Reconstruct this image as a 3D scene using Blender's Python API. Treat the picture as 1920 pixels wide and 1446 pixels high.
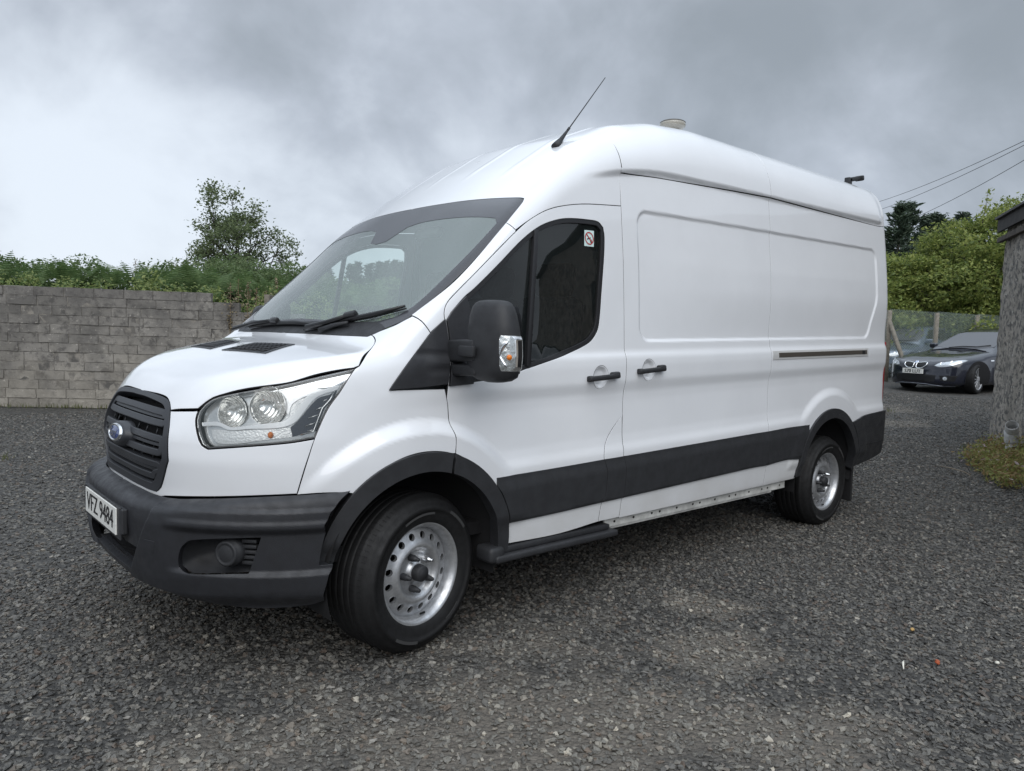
import bpy, bmesh, math, random
import numpy as np
from mathutils import Vector, Matrix
from mathutils.geometry import delaunay_2d_cdt
random.seed(7); RNG=np.random.default_rng(7)
for o in list(bpy.data.objects): bpy.data.objects.remove(o)
SC=bpy.context.scene; COL=SC.collection
# ------------------------------------------------------------------ camera
CAM_P=np.array([-1.8175,-3.5346,1.3865]); YAW,PITCH,ROLL=.8420,-.0667,.0315
_f=np.array([math.cos(YAW)*math.cos(PITCH),math.sin(YAW)*math.cos(PITCH),math.sin(PITCH)])
_r=np.cross(_f,[0,0,1]); _r/=np.linalg.norm(_r); _u=np.cross(_r,_f)
_r2=math.cos(ROLL)*_r+math.sin(ROLL)*_u; _u2=-math.sin(ROLL)*_r+math.cos(ROLL)*_u
cd=bpy.data.cameras.new('camera'); cam=bpy.data.objects.new('camera',cd); COL.objects.link(cam)
cam.matrix_world=Matrix(((_r2[0],_u2[0],-_f[0],CAM_P[0]),(_r2[1],_u2[1],-_f[1],CAM_P[1]),(_r2[2],_u2[2],-_f[2],CAM_P[2]),(0,0,0,1)))
cd.sensor_width=36; cd.lens=36*1383.99/1920; cd.clip_start=.05; cd.clip_end=2000
SC.camera=cam
# ------------------------------------------------------------------ sky, sun, exposure
SUN_EL,SUN_AZ=math.radians(42),math.radians(232)      # azimuth measured from +x towards +y
W=bpy.data.worlds.new('World'); SC.world=W; W.use_nodes=True
nt=W.node_tree; nt.nodes.clear(); N=nt.nodes.new; L=nt.links.new
def vmath(op,a,b=None):
    n=N('ShaderNodeVectorMath'); n.operation=op
    for i,v in enumerate((a,b)):
        if v is None: continue
        if hasattr(v,'is_output'): L(v,n.inputs[i])
        else: n.inputs[i].default_value=v
    return n.outputs['Value'] if op=='DOT_PRODUCT' else n.outputs[0]
def fmath(op,a,b=0.0,clamp=False):
    n=N('ShaderNodeMath'); n.operation=op; n.use_clamp=clamp
    for i,v in enumerate((a,b)):
        if hasattr(v,'is_output'): L(v,n.inputs[i])
        else: n.inputs[i].default_value=v
    return n.outputs[0]
tc=N('ShaderNodeTexCoord'); gen=tc.outputs['Generated']
sep=N('ShaderNodeSeparateXYZ'); L(gen,sep.inputs[0])
zc=fmath('MAXIMUM',sep.outputs[2],0.0)
# cloud sheet: directions projected on a flat ceiling so that clouds flatten to the horizon
cmb=N('ShaderNodeCombineXYZ'); hz=fmath('ADD',zc,.75)
L(fmath('DIVIDE',sep.outputs[0],hz),cmb.inputs[0]); L(fmath('DIVIDE',sep.outputs[1],hz),cmb.inputs[1])
def noise(scale,detail,rough,off,dist=0.0):
    n=N('ShaderNodeTexNoise'); n.inputs['Scale'].default_value=scale; n.inputs['Detail'].default_value=detail
    n.inputs['Roughness'].default_value=rough; n.inputs['Distortion'].default_value=dist
    L(vmath('ADD',cmb.outputs[0],off),n.inputs['Vector']); return n.outputs['Fac']
n1=noise(2.0,5,.5,(19.607,1.363,0),.15); n2=noise(5.0,6,.55,(8.038,17.449,0),.25)
cl=fmath('ADD',fmath('MULTIPLY',n1,.62),fmath('MULTIPLY',n2,.38))
# thinner, brighter cloud in the direction of the hidden sun's side (left of the view)
def azdir(px,py):
    d=_f+((px-960)/1384)*_r2-((py-723)/1384)*_u2; return tuple(d/np.linalg.norm(d))
bd=fmath('MAXIMUM',vmath('DOT_PRODUCT',gen,azdir(330,300)),0.0)
glow=fmath('POWER',bd,13.0)
dk=fmath('POWER',fmath('MAXIMUM',vmath('DOT_PRODUCT',gen,azdir(1500,120)),0.0),5.0)
v=fmath('ADD',cl,fmath('MULTIPLY',glow,.17)); v=fmath('SUBTRACT',v,fmath('MULTIPLY',dk,.03))
topd=N('ShaderNodeMapRange'); topd.interpolation_type='SMOOTHSTEP'; L(zc,topd.inputs[0]); topd.inputs[1].default_value=.22; topd.inputs[2].default_value=.46; topd.inputs[3].default_value=.0; topd.inputs[4].default_value=.115
v=fmath('SUBTRACT',v,topd.outputs[0])
mr=N('ShaderNodeMapRange'); mr.inputs[1].default_value=.32; mr.inputs[2].default_value=.70; mr.inputs[3].default_value=0; mr.inputs[4].default_value=1
mr.interpolation_type='SMOOTHSTEP'; L(v,mr.inputs[0])
ramp=N('ShaderNodeValToRGB'); L(mr.outputs[0],ramp.inputs[0])
e=ramp.color_ramp.elements; e[0].position=0; e[0].color=(.305,.345,.39,1); e[1].position=1; e[1].color=(.78,.85,.94,1)
m_=ramp.color_ramp.elements.new(.45); m_.color=(.475,.525,.60,1)
# overcast skies brighten steadily towards the zenith
zr=N('ShaderNodeMapRange'); zr.interpolation_type='SMOOTHSTEP'; L(zc,zr.inputs[0]); zr.inputs[1].default_value=.38; zr.inputs[2].default_value=.85; zr.inputs[3].default_value=1.0; zr.inputs[4].default_value=3.15
zb=zr.outputs[0]
cs=N('ShaderNodeVectorMath'); cs.operation='SCALE'; L(ramp.outputs[0],cs.inputs[0]); L(zb,cs.inputs['Scale'])
bgc=N('ShaderNodeBackground'); L(cs.outputs[0],bgc.inputs['Color']); bgc.inputs['Strength'].default_value=.93
sky=N('ShaderNodeTexSky'); sky.sky_type='NISHITA'; sky.sun_disc=False; sky.sun_elevation=SUN_EL; sky.sun_rotation=math.pi/2-SUN_AZ
bgs=N('ShaderNodeBackground'); L(sky.outputs[0],bgs.inputs['Color']); bgs.inputs['Strength'].default_value=.06
mx=N('ShaderNodeMixShader'); mx.inputs[0].default_value=.92; L(bgs.outputs[0],mx.inputs[1]); L(bgc.outputs[0],mx.inputs[2])
wo=N('ShaderNodeOutputWorld'); L(mx.outputs[0],wo.inputs['Surface'])
sd=bpy.data.lights.new('sun','SUN'); sd.energy=1.5; sd.angle=math.radians(60); sd.color=(1,.975,.945)
so=bpy.data.objects.new('sun',sd); COL.objects.link(so)
sv=Vector((math.cos(SUN_EL)*math.cos(SUN_AZ),math.cos(SUN_EL)*math.sin(SUN_AZ),math.sin(SUN_EL)))
so.rotation_euler=sv.to_track_quat('Z','Y').to_euler(); so.location=(0,0,30)
SC.view_settings.view_transform='Standard'; SC.view_settings.look='None'; SC.view_settings.exposure=0.25; SC.view_settings.gamma=1
try: SC.view_settings.use_curve_mapping=False
except Exception: pass
# ------------------------------------------------------------------ materials
MATS={}
def nodes_of(name):
    m=bpy.data.materials.new(name); m.use_nodes=True; t=m.node_tree
    return m,t,t.nodes['Principled BSDF']
def mat(name,col,rough=.5,metal=0.0,coat=0.0,spec=.5,bump=0.0,bscale=200.0,var=0.0,vscale=6.0,objvar=0.0,trans=0.0,ior=1.45,coat_rough=.04,col2=None,detail=4.0,rvar=0.0,alpha=1.0):
    if name in MATS: return MATS[name]
    m,t,b=nodes_of(name); MATS[name]=m; n=t.nodes.new; l=t.links.new
    b.inputs['Base Color'].default_value=(*col,1); b.inputs['Roughness'].default_value=rough; b.inputs['Metallic'].default_value=metal
    b.inputs['Coat Weight'].default_value=coat; b.inputs['Coat Roughness'].default_value=coat_rough
    b.inputs['Specular IOR Level'].default_value=spec; b.inputs['Transmission Weight'].default_value=trans; b.inputs['IOR'].default_value=ior
    tcn=n('ShaderNodeTexCoord')
    if var>0 or objvar>0 or col2:
        src=None
        nz=n('ShaderNodeTexNoise'); nz.inputs['Scale'].default_value=vscale; nz.inputs['Detail'].default_value=detail; nz.inputs['Roughness'].default_value=.6
        geo=n('ShaderNodeNewGeometry'); l(geo.outputs['Position'],nz.inputs['Vector'])
        c2=col2 or tuple(c*(1-var) for c in col)
        mrn=n('ShaderNodeMapRange'); mrn.inputs[1].default_value=.38; mrn.inputs[2].default_value=.62; l(nz.outputs['Fac'],mrn.inputs[0])
        mix=n('ShaderNodeMix'); mix.data_type='RGBA'; mix.inputs['A'].default_value=(*col,1); mix.inputs['B'].default_value=(*c2,1); l(mrn.outputs[0],mix.inputs['Factor'])
        out=mix.outputs['Result']
        if objvar>0:
            oi=n('ShaderNodeObjectInfo'); mr2=n('ShaderNodeMapRange'); l(oi.outputs['Random'],mr2.inputs[0]); mr2.inputs[3].default_value=1-objvar; mr2.inputs[4].default_value=1+objvar
            sc=n('ShaderNodeVectorMath'); sc.operation='SCALE'; l(out,sc.inputs[0]); l(mr2.outputs[0],sc.inputs['Scale']); out=sc.outputs[0]
        l(out,b.inputs['Base Color'])
        if rvar>0:
            mr3=n('ShaderNodeMapRange'); l(nz.outputs['Fac'],mr3.inputs[0]); mr3.inputs[1].default_value=.3; mr3.inputs[2].default_value=.7; mr3.inputs[3].default_value=rough-rvar; mr3.inputs[4].default_value=rough+rvar; l(mr3.outputs[0],b.inputs['Roughness'])
    if bump>0:
        nz=n('ShaderNodeTexNoise'); nz.inputs['Scale'].default_value=bscale; nz.inputs['Detail'].default_value=3
        geo=n('ShaderNodeNewGeometry'); l(geo.outputs['Position'],nz.inputs['Vector'])
        bp=n('ShaderNodeBump'); bp.inputs['Strength'].default_value=bump; bp.inputs['Distance'].default_value=.004; l(nz.outputs['Fac'],bp.inputs['Height']); l(bp.outputs[0],b.inputs['Normal'])
    return m
def glass(name,tint,refl=1.0,rough=0.0,ior=1.5,haze=0.0,drops=False):
    """thin pane: sees through with a tint, mirrors by Fresnel"""
    if name in MATS: return MATS[name]
    m,t,b=nodes_of(name); MATS[name]=m; t.nodes.remove(b); n=t.nodes.new; l=t.links.new
    tr=n('ShaderNodeBsdfTransparent'); tr.inputs[0].default_value=(*tint,1)
    gl=n('ShaderNodeBsdfGlossy'); gl.inputs['Roughness'].default_value=rough; gl.inputs['Color'].default_value=(refl,refl,refl,1)
    fr=n('ShaderNodeFresnel'); fr.inputs['IOR'].default_value=ior
    mxx=n('ShaderNodeMixShader'); l(fr.outputs[0],mxx.inputs[0]); l(gl.outputs[0],mxx.inputs[2])
    base=tr.outputs[0]
    if haze>0 or drops:
        df=n('ShaderNodeBsdfDiffuse'); df.inputs[0].default_value=(.56,.67,.64,1)
        m2=n('ShaderNodeMixShader'); m2.inputs[0].default_value=haze; l(tr.outputs[0],m2.inputs[1]); l(df.outputs[0],m2.inputs[2]); base=m2.outputs[0]
    if drops:
        geo=n('ShaderNodeNewGeometry'); vo=n('ShaderNodeTexVoronoi'); vo.inputs['Scale'].default_value=130; l(geo.outputs['Position'],vo.inputs['Vector'])
        nz=n('ShaderNodeTexNoise'); nz.inputs['Scale'].default_value=30; l(geo.outputs['Position'],nz.inputs['Vector'])
        th=n('ShaderNodeMapRange'); l(vo.outputs['Distance'],th.inputs[0]); th.inputs[1].default_value=.12; th.inputs[2].default_value=.34; th.inputs[3].default_value=1; th.inputs[4].default_value=0
        ml=n('ShaderNodeMath'); ml.operation='MULTIPLY'; l(th.outputs[0],ml.inputs[0]); l(nz.outputs['Fac'],ml.inputs[1])
        bp=n('ShaderNodeBump'); bp.inputs['Strength'].default_value=.5; bp.inputs['Distance'].default_value=.002; l(ml.outputs[0],bp.inputs['Height'])
        l(bp.outputs[0],gl.inputs['Normal']); l(bp.outputs[0],df.inputs['Normal'])
        ad=n('ShaderNodeMath'); ad.operation='MULTIPLY_ADD'; ad.inputs[1].default_value=.22; ad.inputs[2].default_value=haze; l(ml.outputs[0],ad.inputs[0]); l(ad.outputs[0],m2.inputs[0])
    l(base,mxx.inputs[1]); l(mxx.outputs[0],t.nodes['Material Output'].inputs['Surface']); return m
def leafmat(name,col,col2,tl=.42):
    if name in MATS: return MATS[name]
    m,t,b=nodes_of(name); MATS[name]=m; n=t.nodes.new; l=t.links.new
    geo=n('ShaderNodeNewGeometry')
    mix=n('ShaderNodeMix'); mix.data_type='RGBA'; mix.inputs['A'].default_value=(*col,1); mix.inputs['B'].default_value=(*col2,1); l(geo.outputs['Random Per Island'],mix.inputs['Factor'])
    l(mix.outputs['Result'],b.inputs['Base Color']); b.inputs['Roughness'].default_value=.55; b.inputs['Specular IOR Level'].default_value=.3
    tb=n('ShaderNodeBsdfTranslucent'); l(mix.outputs['Result'],tb.inputs[0]); mm=n('ShaderNodeMixShader'); mm.inputs[0].default_value=tl
    l(b.outputs[0],mm.inputs[1]); l(tb.outputs[0],mm.inputs[2]); l(mm.outputs[0],t.nodes['Material Output'].inputs['Surface']); return m
PAINT=mat('white_paint',(.79,.805,.83),rough=.33,coat=1.0,coat_rough=.03,var=.03,vscale=3.0)
_t=PAINT.node_tree; _b=_t.nodes['Principled BSDF']; _src=_b.inputs['Base Color'].links[0].from_socket
_g=_t.nodes.new('ShaderNodeNewGeometry'); _s=_t.nodes.new('ShaderNodeSeparateXYZ'); _t.links.new(_g.outputs['Position'],_s.inputs[0])
_m=_t.nodes.new('ShaderNodeMapRange'); _t.links.new(_s.outputs[2],_m.inputs[0]); _m.inputs[1].default_value=.85; _m.inputs[2].default_value=.38; _m.inputs[3].default_value=0; _m.inputs[4].default_value=.75
_n=_t.nodes.new('ShaderNodeTexNoise'); _n.inputs['Scale'].default_value=5; _n.inputs['Detail'].default_value=7; _t.links.new(_g.outputs['Position'],_n.inputs['Vector'])
_k=_t.nodes.new('ShaderNodeMath'); _k.operation='MULTIPLY'; _t.links.new(_m.outputs[0],_k.inputs[0]); _t.links.new(_n.outputs['Fac'],_k.inputs[1])
_x=_t.nodes.new('ShaderNodeMix'); _x.data_type='RGBA'; _t.links.new(_k.outputs[0],_x.inputs['Factor']); _t.links.new(_src,_x.inputs['A']); _x.inputs['B'].default_value=(.46,.44,.40,1); _t.links.new(_x.outputs['Result'],_b.inputs['Base Color'])
BLACK=mat('black_plastic',(.030,.031,.034),rough=.52,spec=.45,bump=.25,bscale=900,var=.25,vscale=14,rvar=.10)
WETBLACK=mat('black_plastic_wet',(.026,.027,.031),rough=.42,spec=.5,bump=.35,bscale=420,var=.25,vscale=20,rvar=.12)
RUBBER=mat('rubber',(.014,.014,.015),rough=.6)
GAPM=mat('gap_shade',(.05,.05,.052),rough=.8)  # dark colour on panel edge walls, paints the shade inside the gaps
DARK=mat('dark_void',(.008,.008,.009),rough=.9)
CHROME=mat('chrome',(.86,.87,.88),rough=.07,metal=1.0)
SATIN=mat('satin_metal',(.62,.63,.64),rough=.28,metal=1.0)
STEEL=mat('wheel_silver',(.56,.57,.585),rough=.36,metal=.75,var=.22,vscale=40,rvar=.08,coat=.3)
# ------------------------------------------------------------------ helpers
def tag(o,label=None,cat=None,group=None,kind=None):
    if label: o['label']=label
    if cat: o['category']=cat
    if group: o['group']=group
    if kind: o['kind']=kind
    return o
def wmat(o):
    return (wmat(o.parent)@o.matrix_parent_inverse@o.matrix_basis) if o.parent else o.matrix_basis.copy()
def adopt(o,parent):
    """parent o, whose mesh is in world coordinates"""
    if parent is not None:
        o.parent=parent; o.matrix_parent_inverse=wmat(parent).inverted()
    return o
def thing(name,label,cat,loc=(0,0,0),rz=0.0,group=None):
    o=bpy.data.objects.new(name,None); COL.objects.link(o); o.location=loc; o.rotation_euler=(0,0,rz); o.empty_display_size=.2
    return tag(o,label,cat,group)
def part_empty(name,parent,loc,rz=0.0):
    o=bpy.data.objects.new(name,None); COL.objects.link(o); o.location=loc; o.rotation_euler=(0,0,rz); o.parent=parent
    return o
def mesh(name,V,F,m,parent=None,smooth=True,nrm=None,local=False,mi=None):
    me=bpy.data.meshes.new(name)
    me.from_pydata([tuple(map(float,v)) for v in V],[],[tuple(int(i) for i in f) for f in F])
    for x in (m if isinstance(m,(list,tuple)) else [m]): me.materials.append(x)
    if mi is not None: me.polygons.foreach_set('material_index',np.asarray(mi,dtype=np.int32))
    me.polygons.foreach_set('use_smooth',np.full(len(me.polygons),bool(smooth)))
    if nrm is not None: me.normals_split_custom_set_from_vertices([tuple(map(float,v)) for v in nrm])
    me.update()
    o=bpy.data.objects.new(name,me); COL.objects.link(o)
    if parent is not None:
        if local: o.parent=parent
        else: adopt(o,parent)
    return o
def bm_obj(name,bm,m,parent=None,smooth=False,local=False,auto=None):
    me=bpy.data.meshes.new(name); bm.to_mesh(me); bm.free()
    for x in (m if isinstance(m,(list,tuple)) else [m]): me.materials.append(x)
    me.polygons.foreach_set('use_smooth',np.full(len(me.polygons),bool(smooth)))
    if auto is not None: me.set_sharp_from_angle(angle=math.radians(auto))
    o=bpy.data.objects.new(name,me); COL.objects.link(o)
    if parent is not None:
        if local: o.parent=parent
        else: adopt(o,parent)
    return o
def box(bm,c,s,R=None,bev=0.0,seg=2,taper=None):
    g=bmesh.ops.create_cube(bm,size=1.0); vs=g['verts']
    for v in vs:
        p=Vector((v.co.x*s[0],v.co.y*s[1],v.co.z*s[2]))
        if taper and v.co.z>0: p.x*=taper[0]; p.y*=taper[1]
        v.co=p
    if bev>0:
        es=list({e for v in vs for e in v.link_edges})
        r=bmesh.ops.bevel(bm,geom=es,offset=bev,segments=seg,affect='EDGES',profile=.5); vs=list({v for f in r['faces'] for v in f.verts}|{v for v in vs if v.is_valid})
    M=Matrix.Translation(Vector(c))@(R.to_4x4() if R is not None else Matrix.Identity(4))
    for v in vs: v.co=M@v.co
    return vs
def tube_vf(path,rad,n=8,caps=True,flat=None):
    path=[Vector(p) for p in path]; V=[];F=[]
    rads=[float(q) for q in rad] if hasattr(rad,'__len__') else [float(rad)]*len(path)
    up=Vector((0,0,1))
    for i,p in enumerate(path):
        t=(path[min(i+1,len(path)-1)]-path[max(i-1,0)]).normalized()
        a=t.cross(up); a=a if a.length>1e-3 else t.cross(Vector((1,0,0))); a.normalize(); b=a.cross(t)
        for k in range(n):
            th=2*math.pi*k/n; V.append(p+rads[i]*(math.cos(th)*a+math.sin(th)*b*(flat or 1)))
    for i in range(len(path)-1):
        for k in range(n):
            F.append((i*n+k,i*n+(k+1)%n,(i+1)*n+(k+1)%n,(i+1)*n+k))
    if caps: F.append(tuple(range(n-1,-1,-1))); F.append(tuple((len(path)-1)*n+k for k in range(n)))
    return V,F
class Acc:
    def __init__(s): s.V=[];s.F=[];s.m=[]
    def add(s,V,F,m=0):
        b=len(s.V); s.V+=[tuple(v) for v in V]; s.F+=[tuple(i+b for i in f) for f in F]; s.m+=[m]*len(F)
    def tube(s,path,rad,n=6,m=0): s.add(*tube_vf(path,rad,n),m)
    def obj(s,name,mt,parent=None,smooth=True,local=False): return mesh(name,s.V,s.F,mt,parent,smooth,local=local,mi=s.m if isinstance(mt,(list,tuple)) else None)
def lathe_vf(prof,n=64,axis='y',closed=False):
    """prof: (radius, axial) pairs, revolved round the y axis"""
    V=[];F=[]
    for i in range(n):
        a=2*math.pi*i/n
        for r,y in prof: V.append((r*math.cos(a),y,r*math.sin(a)))
    k=len(prof)
    for i in range(n):
        j=(i+1)%n
        for q in range(k-1+(1 if closed else 0)):
            q2=(q+1)%k; F.append((i*k+q,i*k+q2,j*k+q2,j*k+q))
    return V,F
def pip(P,poly):
    poly=np.asarray(poly); x,y=P[:,0],P[:,1]; ins=np.zeros(len(P),bool)
    a=poly; b=np.roll(poly,-1,0)
    for (x1,y1),(x2,y2) in zip(a,b):
        if y1==y2: continue
        c=((y1>y)!=(y2>y)); ins^=c&(x<(x2-x1)*(y-y1)/(y2-y1)+x1)
    return ins
def dense(pts,h,corner=34):
    """closed 3-D outline -> evenly spaced; smooth through gentle bends, sharp at corners"""
    P=[np.array(p,float) for p in pts]
    Q=[P[0]]
    for p in P[1:]:
        if np.linalg.norm(p-Q[-1])>1e-4: Q.append(p)
    if np.linalg.norm(Q[0]-Q[-1])<1e-4: Q.pop()
    n=len(Q); out=[]
    ang=[]
    for i in range(n):
        a=Q[i]-Q[i-1]; b=Q[(i+1)%n]-Q[i]; ang.append(math.degrees(math.acos(max(-1,min(1,a@b/np.linalg.norm(a)/np.linalg.norm(b)))))>corner)
    for i in range(n):
        p1,p2=Q[i],Q[(i+1)%n]; d=np.linalg.norm(p2-p1)
        p0=Q[i-1] if not ang[i] else 2*p1-p2; p3=Q[(i+2)%n] if not ang[(i+1)%n] else 2*p2-p1
        # keep tangents proportional to the chord
        t1=(p2-p0); t1=t1/np.linalg.norm(t1)*d if np.linalg.norm(t1)>1e-9 else p2-p1
        t2=(p3-p1); t2=t2/np.linalg.norm(t2)*d if np.linalg.norm(t2)>1e-9 else p2-p1
        k=max(1,int(round(d/h)))
        for j in range(k):
            s=j/k; s2=s*s; s3=s2*s
            out.append((2*s3-3*s2+1)*p1+(s3-2*s2+s)*t1+(-2*s3+3*s2)*p2+(s3-s2)*t2)
    return np.array(out)
def tri2d(loops,pts):
    """constrained triangulation inside loops[0] and outside the others"""
    V=[];E=[]
    for lp in loops:
        b=len(V); n=len(lp); V+=[Vector((float(a[0]),float(a[1]))) for a in lp]; E+=[(b+i,b+(i+1)%n) for i in range(n)]
    V+=[Vector((float(a[0]),float(a[1]))) for a in pts]
    r=delaunay_2d_cdt(V,E,[],0,1e-6)
    v2=np.array([(a.x,a.y) for a in r[0]]); f=np.array([t for t in r[2] if len(t)==3])
    c=v2[f].mean(1); k=pip(c,loops[0])
    for lp in loops[1:]: k&=~pip(c,lp)
    f=f[k]
    A=v2[f]; ar=(A[:,1,0]-A[:,0,0])*(A[:,2,1]-A[:,0,1])-(A[:,2,0]-A[:,0,0])*(A[:,1,1]-A[:,0,1])
    f[ar<0]=f[ar<0][:,::-1]
    f=f[np.abs(ar)>1e-10]
    used=np.unique(f); mp=-np.ones(len(v2),int); mp[used]=np.arange(len(used))
    return v2[used],mp[f],[ov for ov in r[3]],used
def grad(fn,P,e=.0015):
    g=np.stack([fn(*(P+h).T)-fn(*(P-h).T) for h in np.eye(3)*e],1)
    return g/np.maximum(np.linalg.norm(g,axis=1),1e-9)[:,None]
def solve(fn,P,d,off,tstart):
    """march from outside against d until fn == off"""
    t=np.full(len(P),tstart) - P@d*0
    base=P-(P@d)[:,None]*d
    D=d if d.ndim==2 else np.broadcast_to(d,P.shape)
    offv=lambda X:(off(X) if callable(off) else off)
    for i in range(70):
        X=base+t[:,None]*D; v=fn(*X.T)-offv(X); t=t-.8*v
        if i>12 and np.abs(v).max()<2e-5: break
    return base+t[:,None]*D
def panel(name,outline,d,m,parent,fn=None,off=0.0,holes=(),h=.02,hv=None,gap=None,lip=.012,mirror=None,smooth_h=True,rnd=.0015,corner=34,tstart=None,xref=(),gapmat=None):
    fn=fn or body; d=np.array(d,float); d/=np.linalg.norm(d); hv=hv or h; gap=(.0032 if m is PAINT else .0022) if gap is None else gap
    e1=np.cross([0,0,1.0],d); e1=e1/np.linalg.norm(e1) if np.linalg.norm(e1)>1e-6 else np.array([1.0,0,0]); e2=np.cross(d,e1)
    hb=min(h,hv)*1.2
    loops3=[dense(outline,hb,corner)]+[dense(q,hb,corner) for q in holes]
    d0=np.array([d[0],0,d[2]]); d0/=max(np.linalg.norm(d0),1e-9)
    for lp in loops3:
        k0=np.abs(lp[:,1])<1e-4
        if k0.any():
            Q=lp[k0].copy(); Q[:,1]=0; Q=solve(fn,Q,d0,off,float((Q@d0).max())+.2); Q[:,1]=0; lp[k0]=Q
    loops=[]
    for li,lp in enumerate(loops3):
        q=np.stack([lp@e1,lp@e2],1)
        if gap:
            a=np.roll(q,1,0); b=np.roll(q,-1,0); t=b-a; t/=np.maximum(np.linalg.norm(t,axis=1),1e-9)[:,None]
            nr=np.stack([-t[:,1],t[:,0]],1)
            area=.5*np.sum(q[:,0]*np.roll(q[:,1],-1)-np.roll(q[:,0],-1)*q[:,1]); s=1 if area>0 else -1
            if li>0: s=-s
            keep=np.abs(lp[:,1])<1e-4
            q=np.where(keep[:,None],q,q+nr*s*gap)
        loops.append(q)
    lo=loops[0].min(0); hi=loops[0].max(0)
    gx=np.arange(lo[0]+h/2,hi[0],h)
    for a_,b_,q_ in xref: gx=np.concatenate([gx[(gx<a_)|(gx>b_)],np.arange(a_,b_,q_)])
    gy=np.arange(lo[1]+hv/2,hi[1],hv)
    G=np.stack([a.ravel() for a in np.meshgrid(gx,gy)],1)
    if len(G):
        G[1::2,0]+=h*.25*0
        k=pip(G,loops[0])
        for q in loops[1:]: k&=~pip(G,q)
        G=G[k]
        B=np.concatenate(loops); md=np.full(len(G),9.0)
        for c in range(0,len(B),200): md=np.minimum(md,np.sqrt(((G[:,None,:]-B[None,c:c+200])**2).sum(2)).min(1))
        G=G[md>.5*min(h,hv)]
    v2,f,_,_=tri2d(loops,G)
    P=v2[:,:1]*e1+v2[:,1:]*e2
    ts=tstart if tstart is not None else float((np.concatenate(loops3)@d).max())+.12
    # centre-line vertices slide only within y = 0
    cl=np.zeros(len(P),bool)
    cpts=loops[0][np.abs(loops3[0][:,1])<1e-4]
    P=solve(fn,P,d,off,ts)
    if len(cpts):
        for i,c in enumerate(v2):
            if np.abs(cpts-c).sum(1).min()<1e-6: cl[i]=True
        d0=np.array([d[0],0,d[2]]); d0/=np.linalg.norm(d0)
        Q=P[cl].copy(); Q[:,1]=0
        P[cl]=solve(fn,Q,d0,off,float((Q@d0).max())+.3); P[cl,1]=0
    Nn=grad((lambda x,y,z: fn(x,y,z)-off(np.stack([x,y,z],1))) if callable(off) else fn,P)
    if len(cpts): Nn[cl,1]=0
    V=P; NV=Nn; FF=f.tolist(); wallf=[]
    if lip:
        ed={}
        for t in f:
            for a,b in ((t[0],t[1]),(t[1],t[2]),(t[2],t[0])):
                if (b,a) in ed: del ed[(b,a)]
                else: ed[(a,b)]=1
        ed=[q for q in ed if not(cl[q[0]] and cl[q[1]])]
        bv=sorted({i for q in ed for i in q}); ix={i:k for k,i in enumerate(bv)}
        out=np.zeros((len(bv),3))
        for a,b in ed:
            o=np.cross(P[b]-P[a],Nn[a]); out[ix[a]]+=o; out[ix[b]]+=o
        out/=np.maximum(np.linalg.norm(out,axis=1),1e-9)[:,None]
        if len(cpts): 
            for i in bv:
                if cl[i]: out[ix[i],1]=0
        nb=Nn[bv]; R1=P[bv]+out*rnd-nb*rnd; R2=R1-nb*lip
        n1=out+nb; n1/=np.linalg.norm(n1,axis=1)[:,None]
        b0=len(P); b1=b0+len(bv); b2=b1+len(bv)
        V=np.concatenate([P,R1,R1,R2]); NV=np.concatenate([Nn,n1,out,out])
        for a,b in ed:
            A,Bq=ix[a],ix[b]
            FF.append([b,a,b0+A]); FF.append([b,b0+A,b0+Bq])
            wallf.append(len(FF)); FF.append([b1+Bq,b1+A,b2+A]); wallf.append(len(FF)); FF.append([b1+Bq,b2+A,b2+Bq])
    S=np.array([1,-1,1.0]); ms=m; MI=None
    if m is PAINT: ms=[m,GAPM]; MI=np.zeros(len(FF),int); MI[wallf]=1
    if mirror=='join':
        n=len(V); V2=V*S; mp=np.arange(n)+n
        onc=np.abs(V[:,1])<1e-6
        mp[onc]=np.arange(n)[onc]
        F2=[[int(mp[i]) for i in t[::-1]] for t in FF]
        return mesh(name,np.concatenate([V,V2]),FF+F2,ms,parent,True,np.concatenate([NV,NV*S]),mi=None if MI is None else np.concatenate([MI,MI]))
    o=mesh(name,V,FF,ms,parent[0] if isinstance(parent,tuple) else parent,True,NV,mi=MI)
    if mirror=='pair':
        o2=mesh(name,V*S,[t[::-1] for t in FF],ms,parent if not isinstance(parent,tuple) else parent[1],True,NV*S,mi=MI)
        return o,o2
    return o
def on(pts,fn=None,off=0.0,d=None):
    """drop points onto the body surface along its own normal"""
    fn=fn or body; P=np.array(pts,float)
    for i in range(12):
        P=P-(fn(*P.T)-off)[:,None]*grad(fn,P)
    return P
def text_vf(s,font_shear=0.0):
    cu=bpy.data.curves.new('lettering','FONT'); cu.body=s; cu.align_x='CENTER'; cu.align_y='CENTER'; cu.shear=font_shear; cu.size=1.0; cu.resolution_u=3
    o=bpy.data.objects.new('lettering_tmp',cu); COL.objects.link(o); dg=bpy.context.evaluated_depsgraph_get(); dg.update()
    me=bpy.data.meshes.new_from_object(o.evaluated_get(dg)); V=np.array([v.co for v in me.vertices]); F=[tuple(p.vertices) for p in me.polygons]
    bpy.data.objects.remove(o); bpy.data.curves.remove(cu); bpy.data.meshes.remove(me); return V,F
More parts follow.
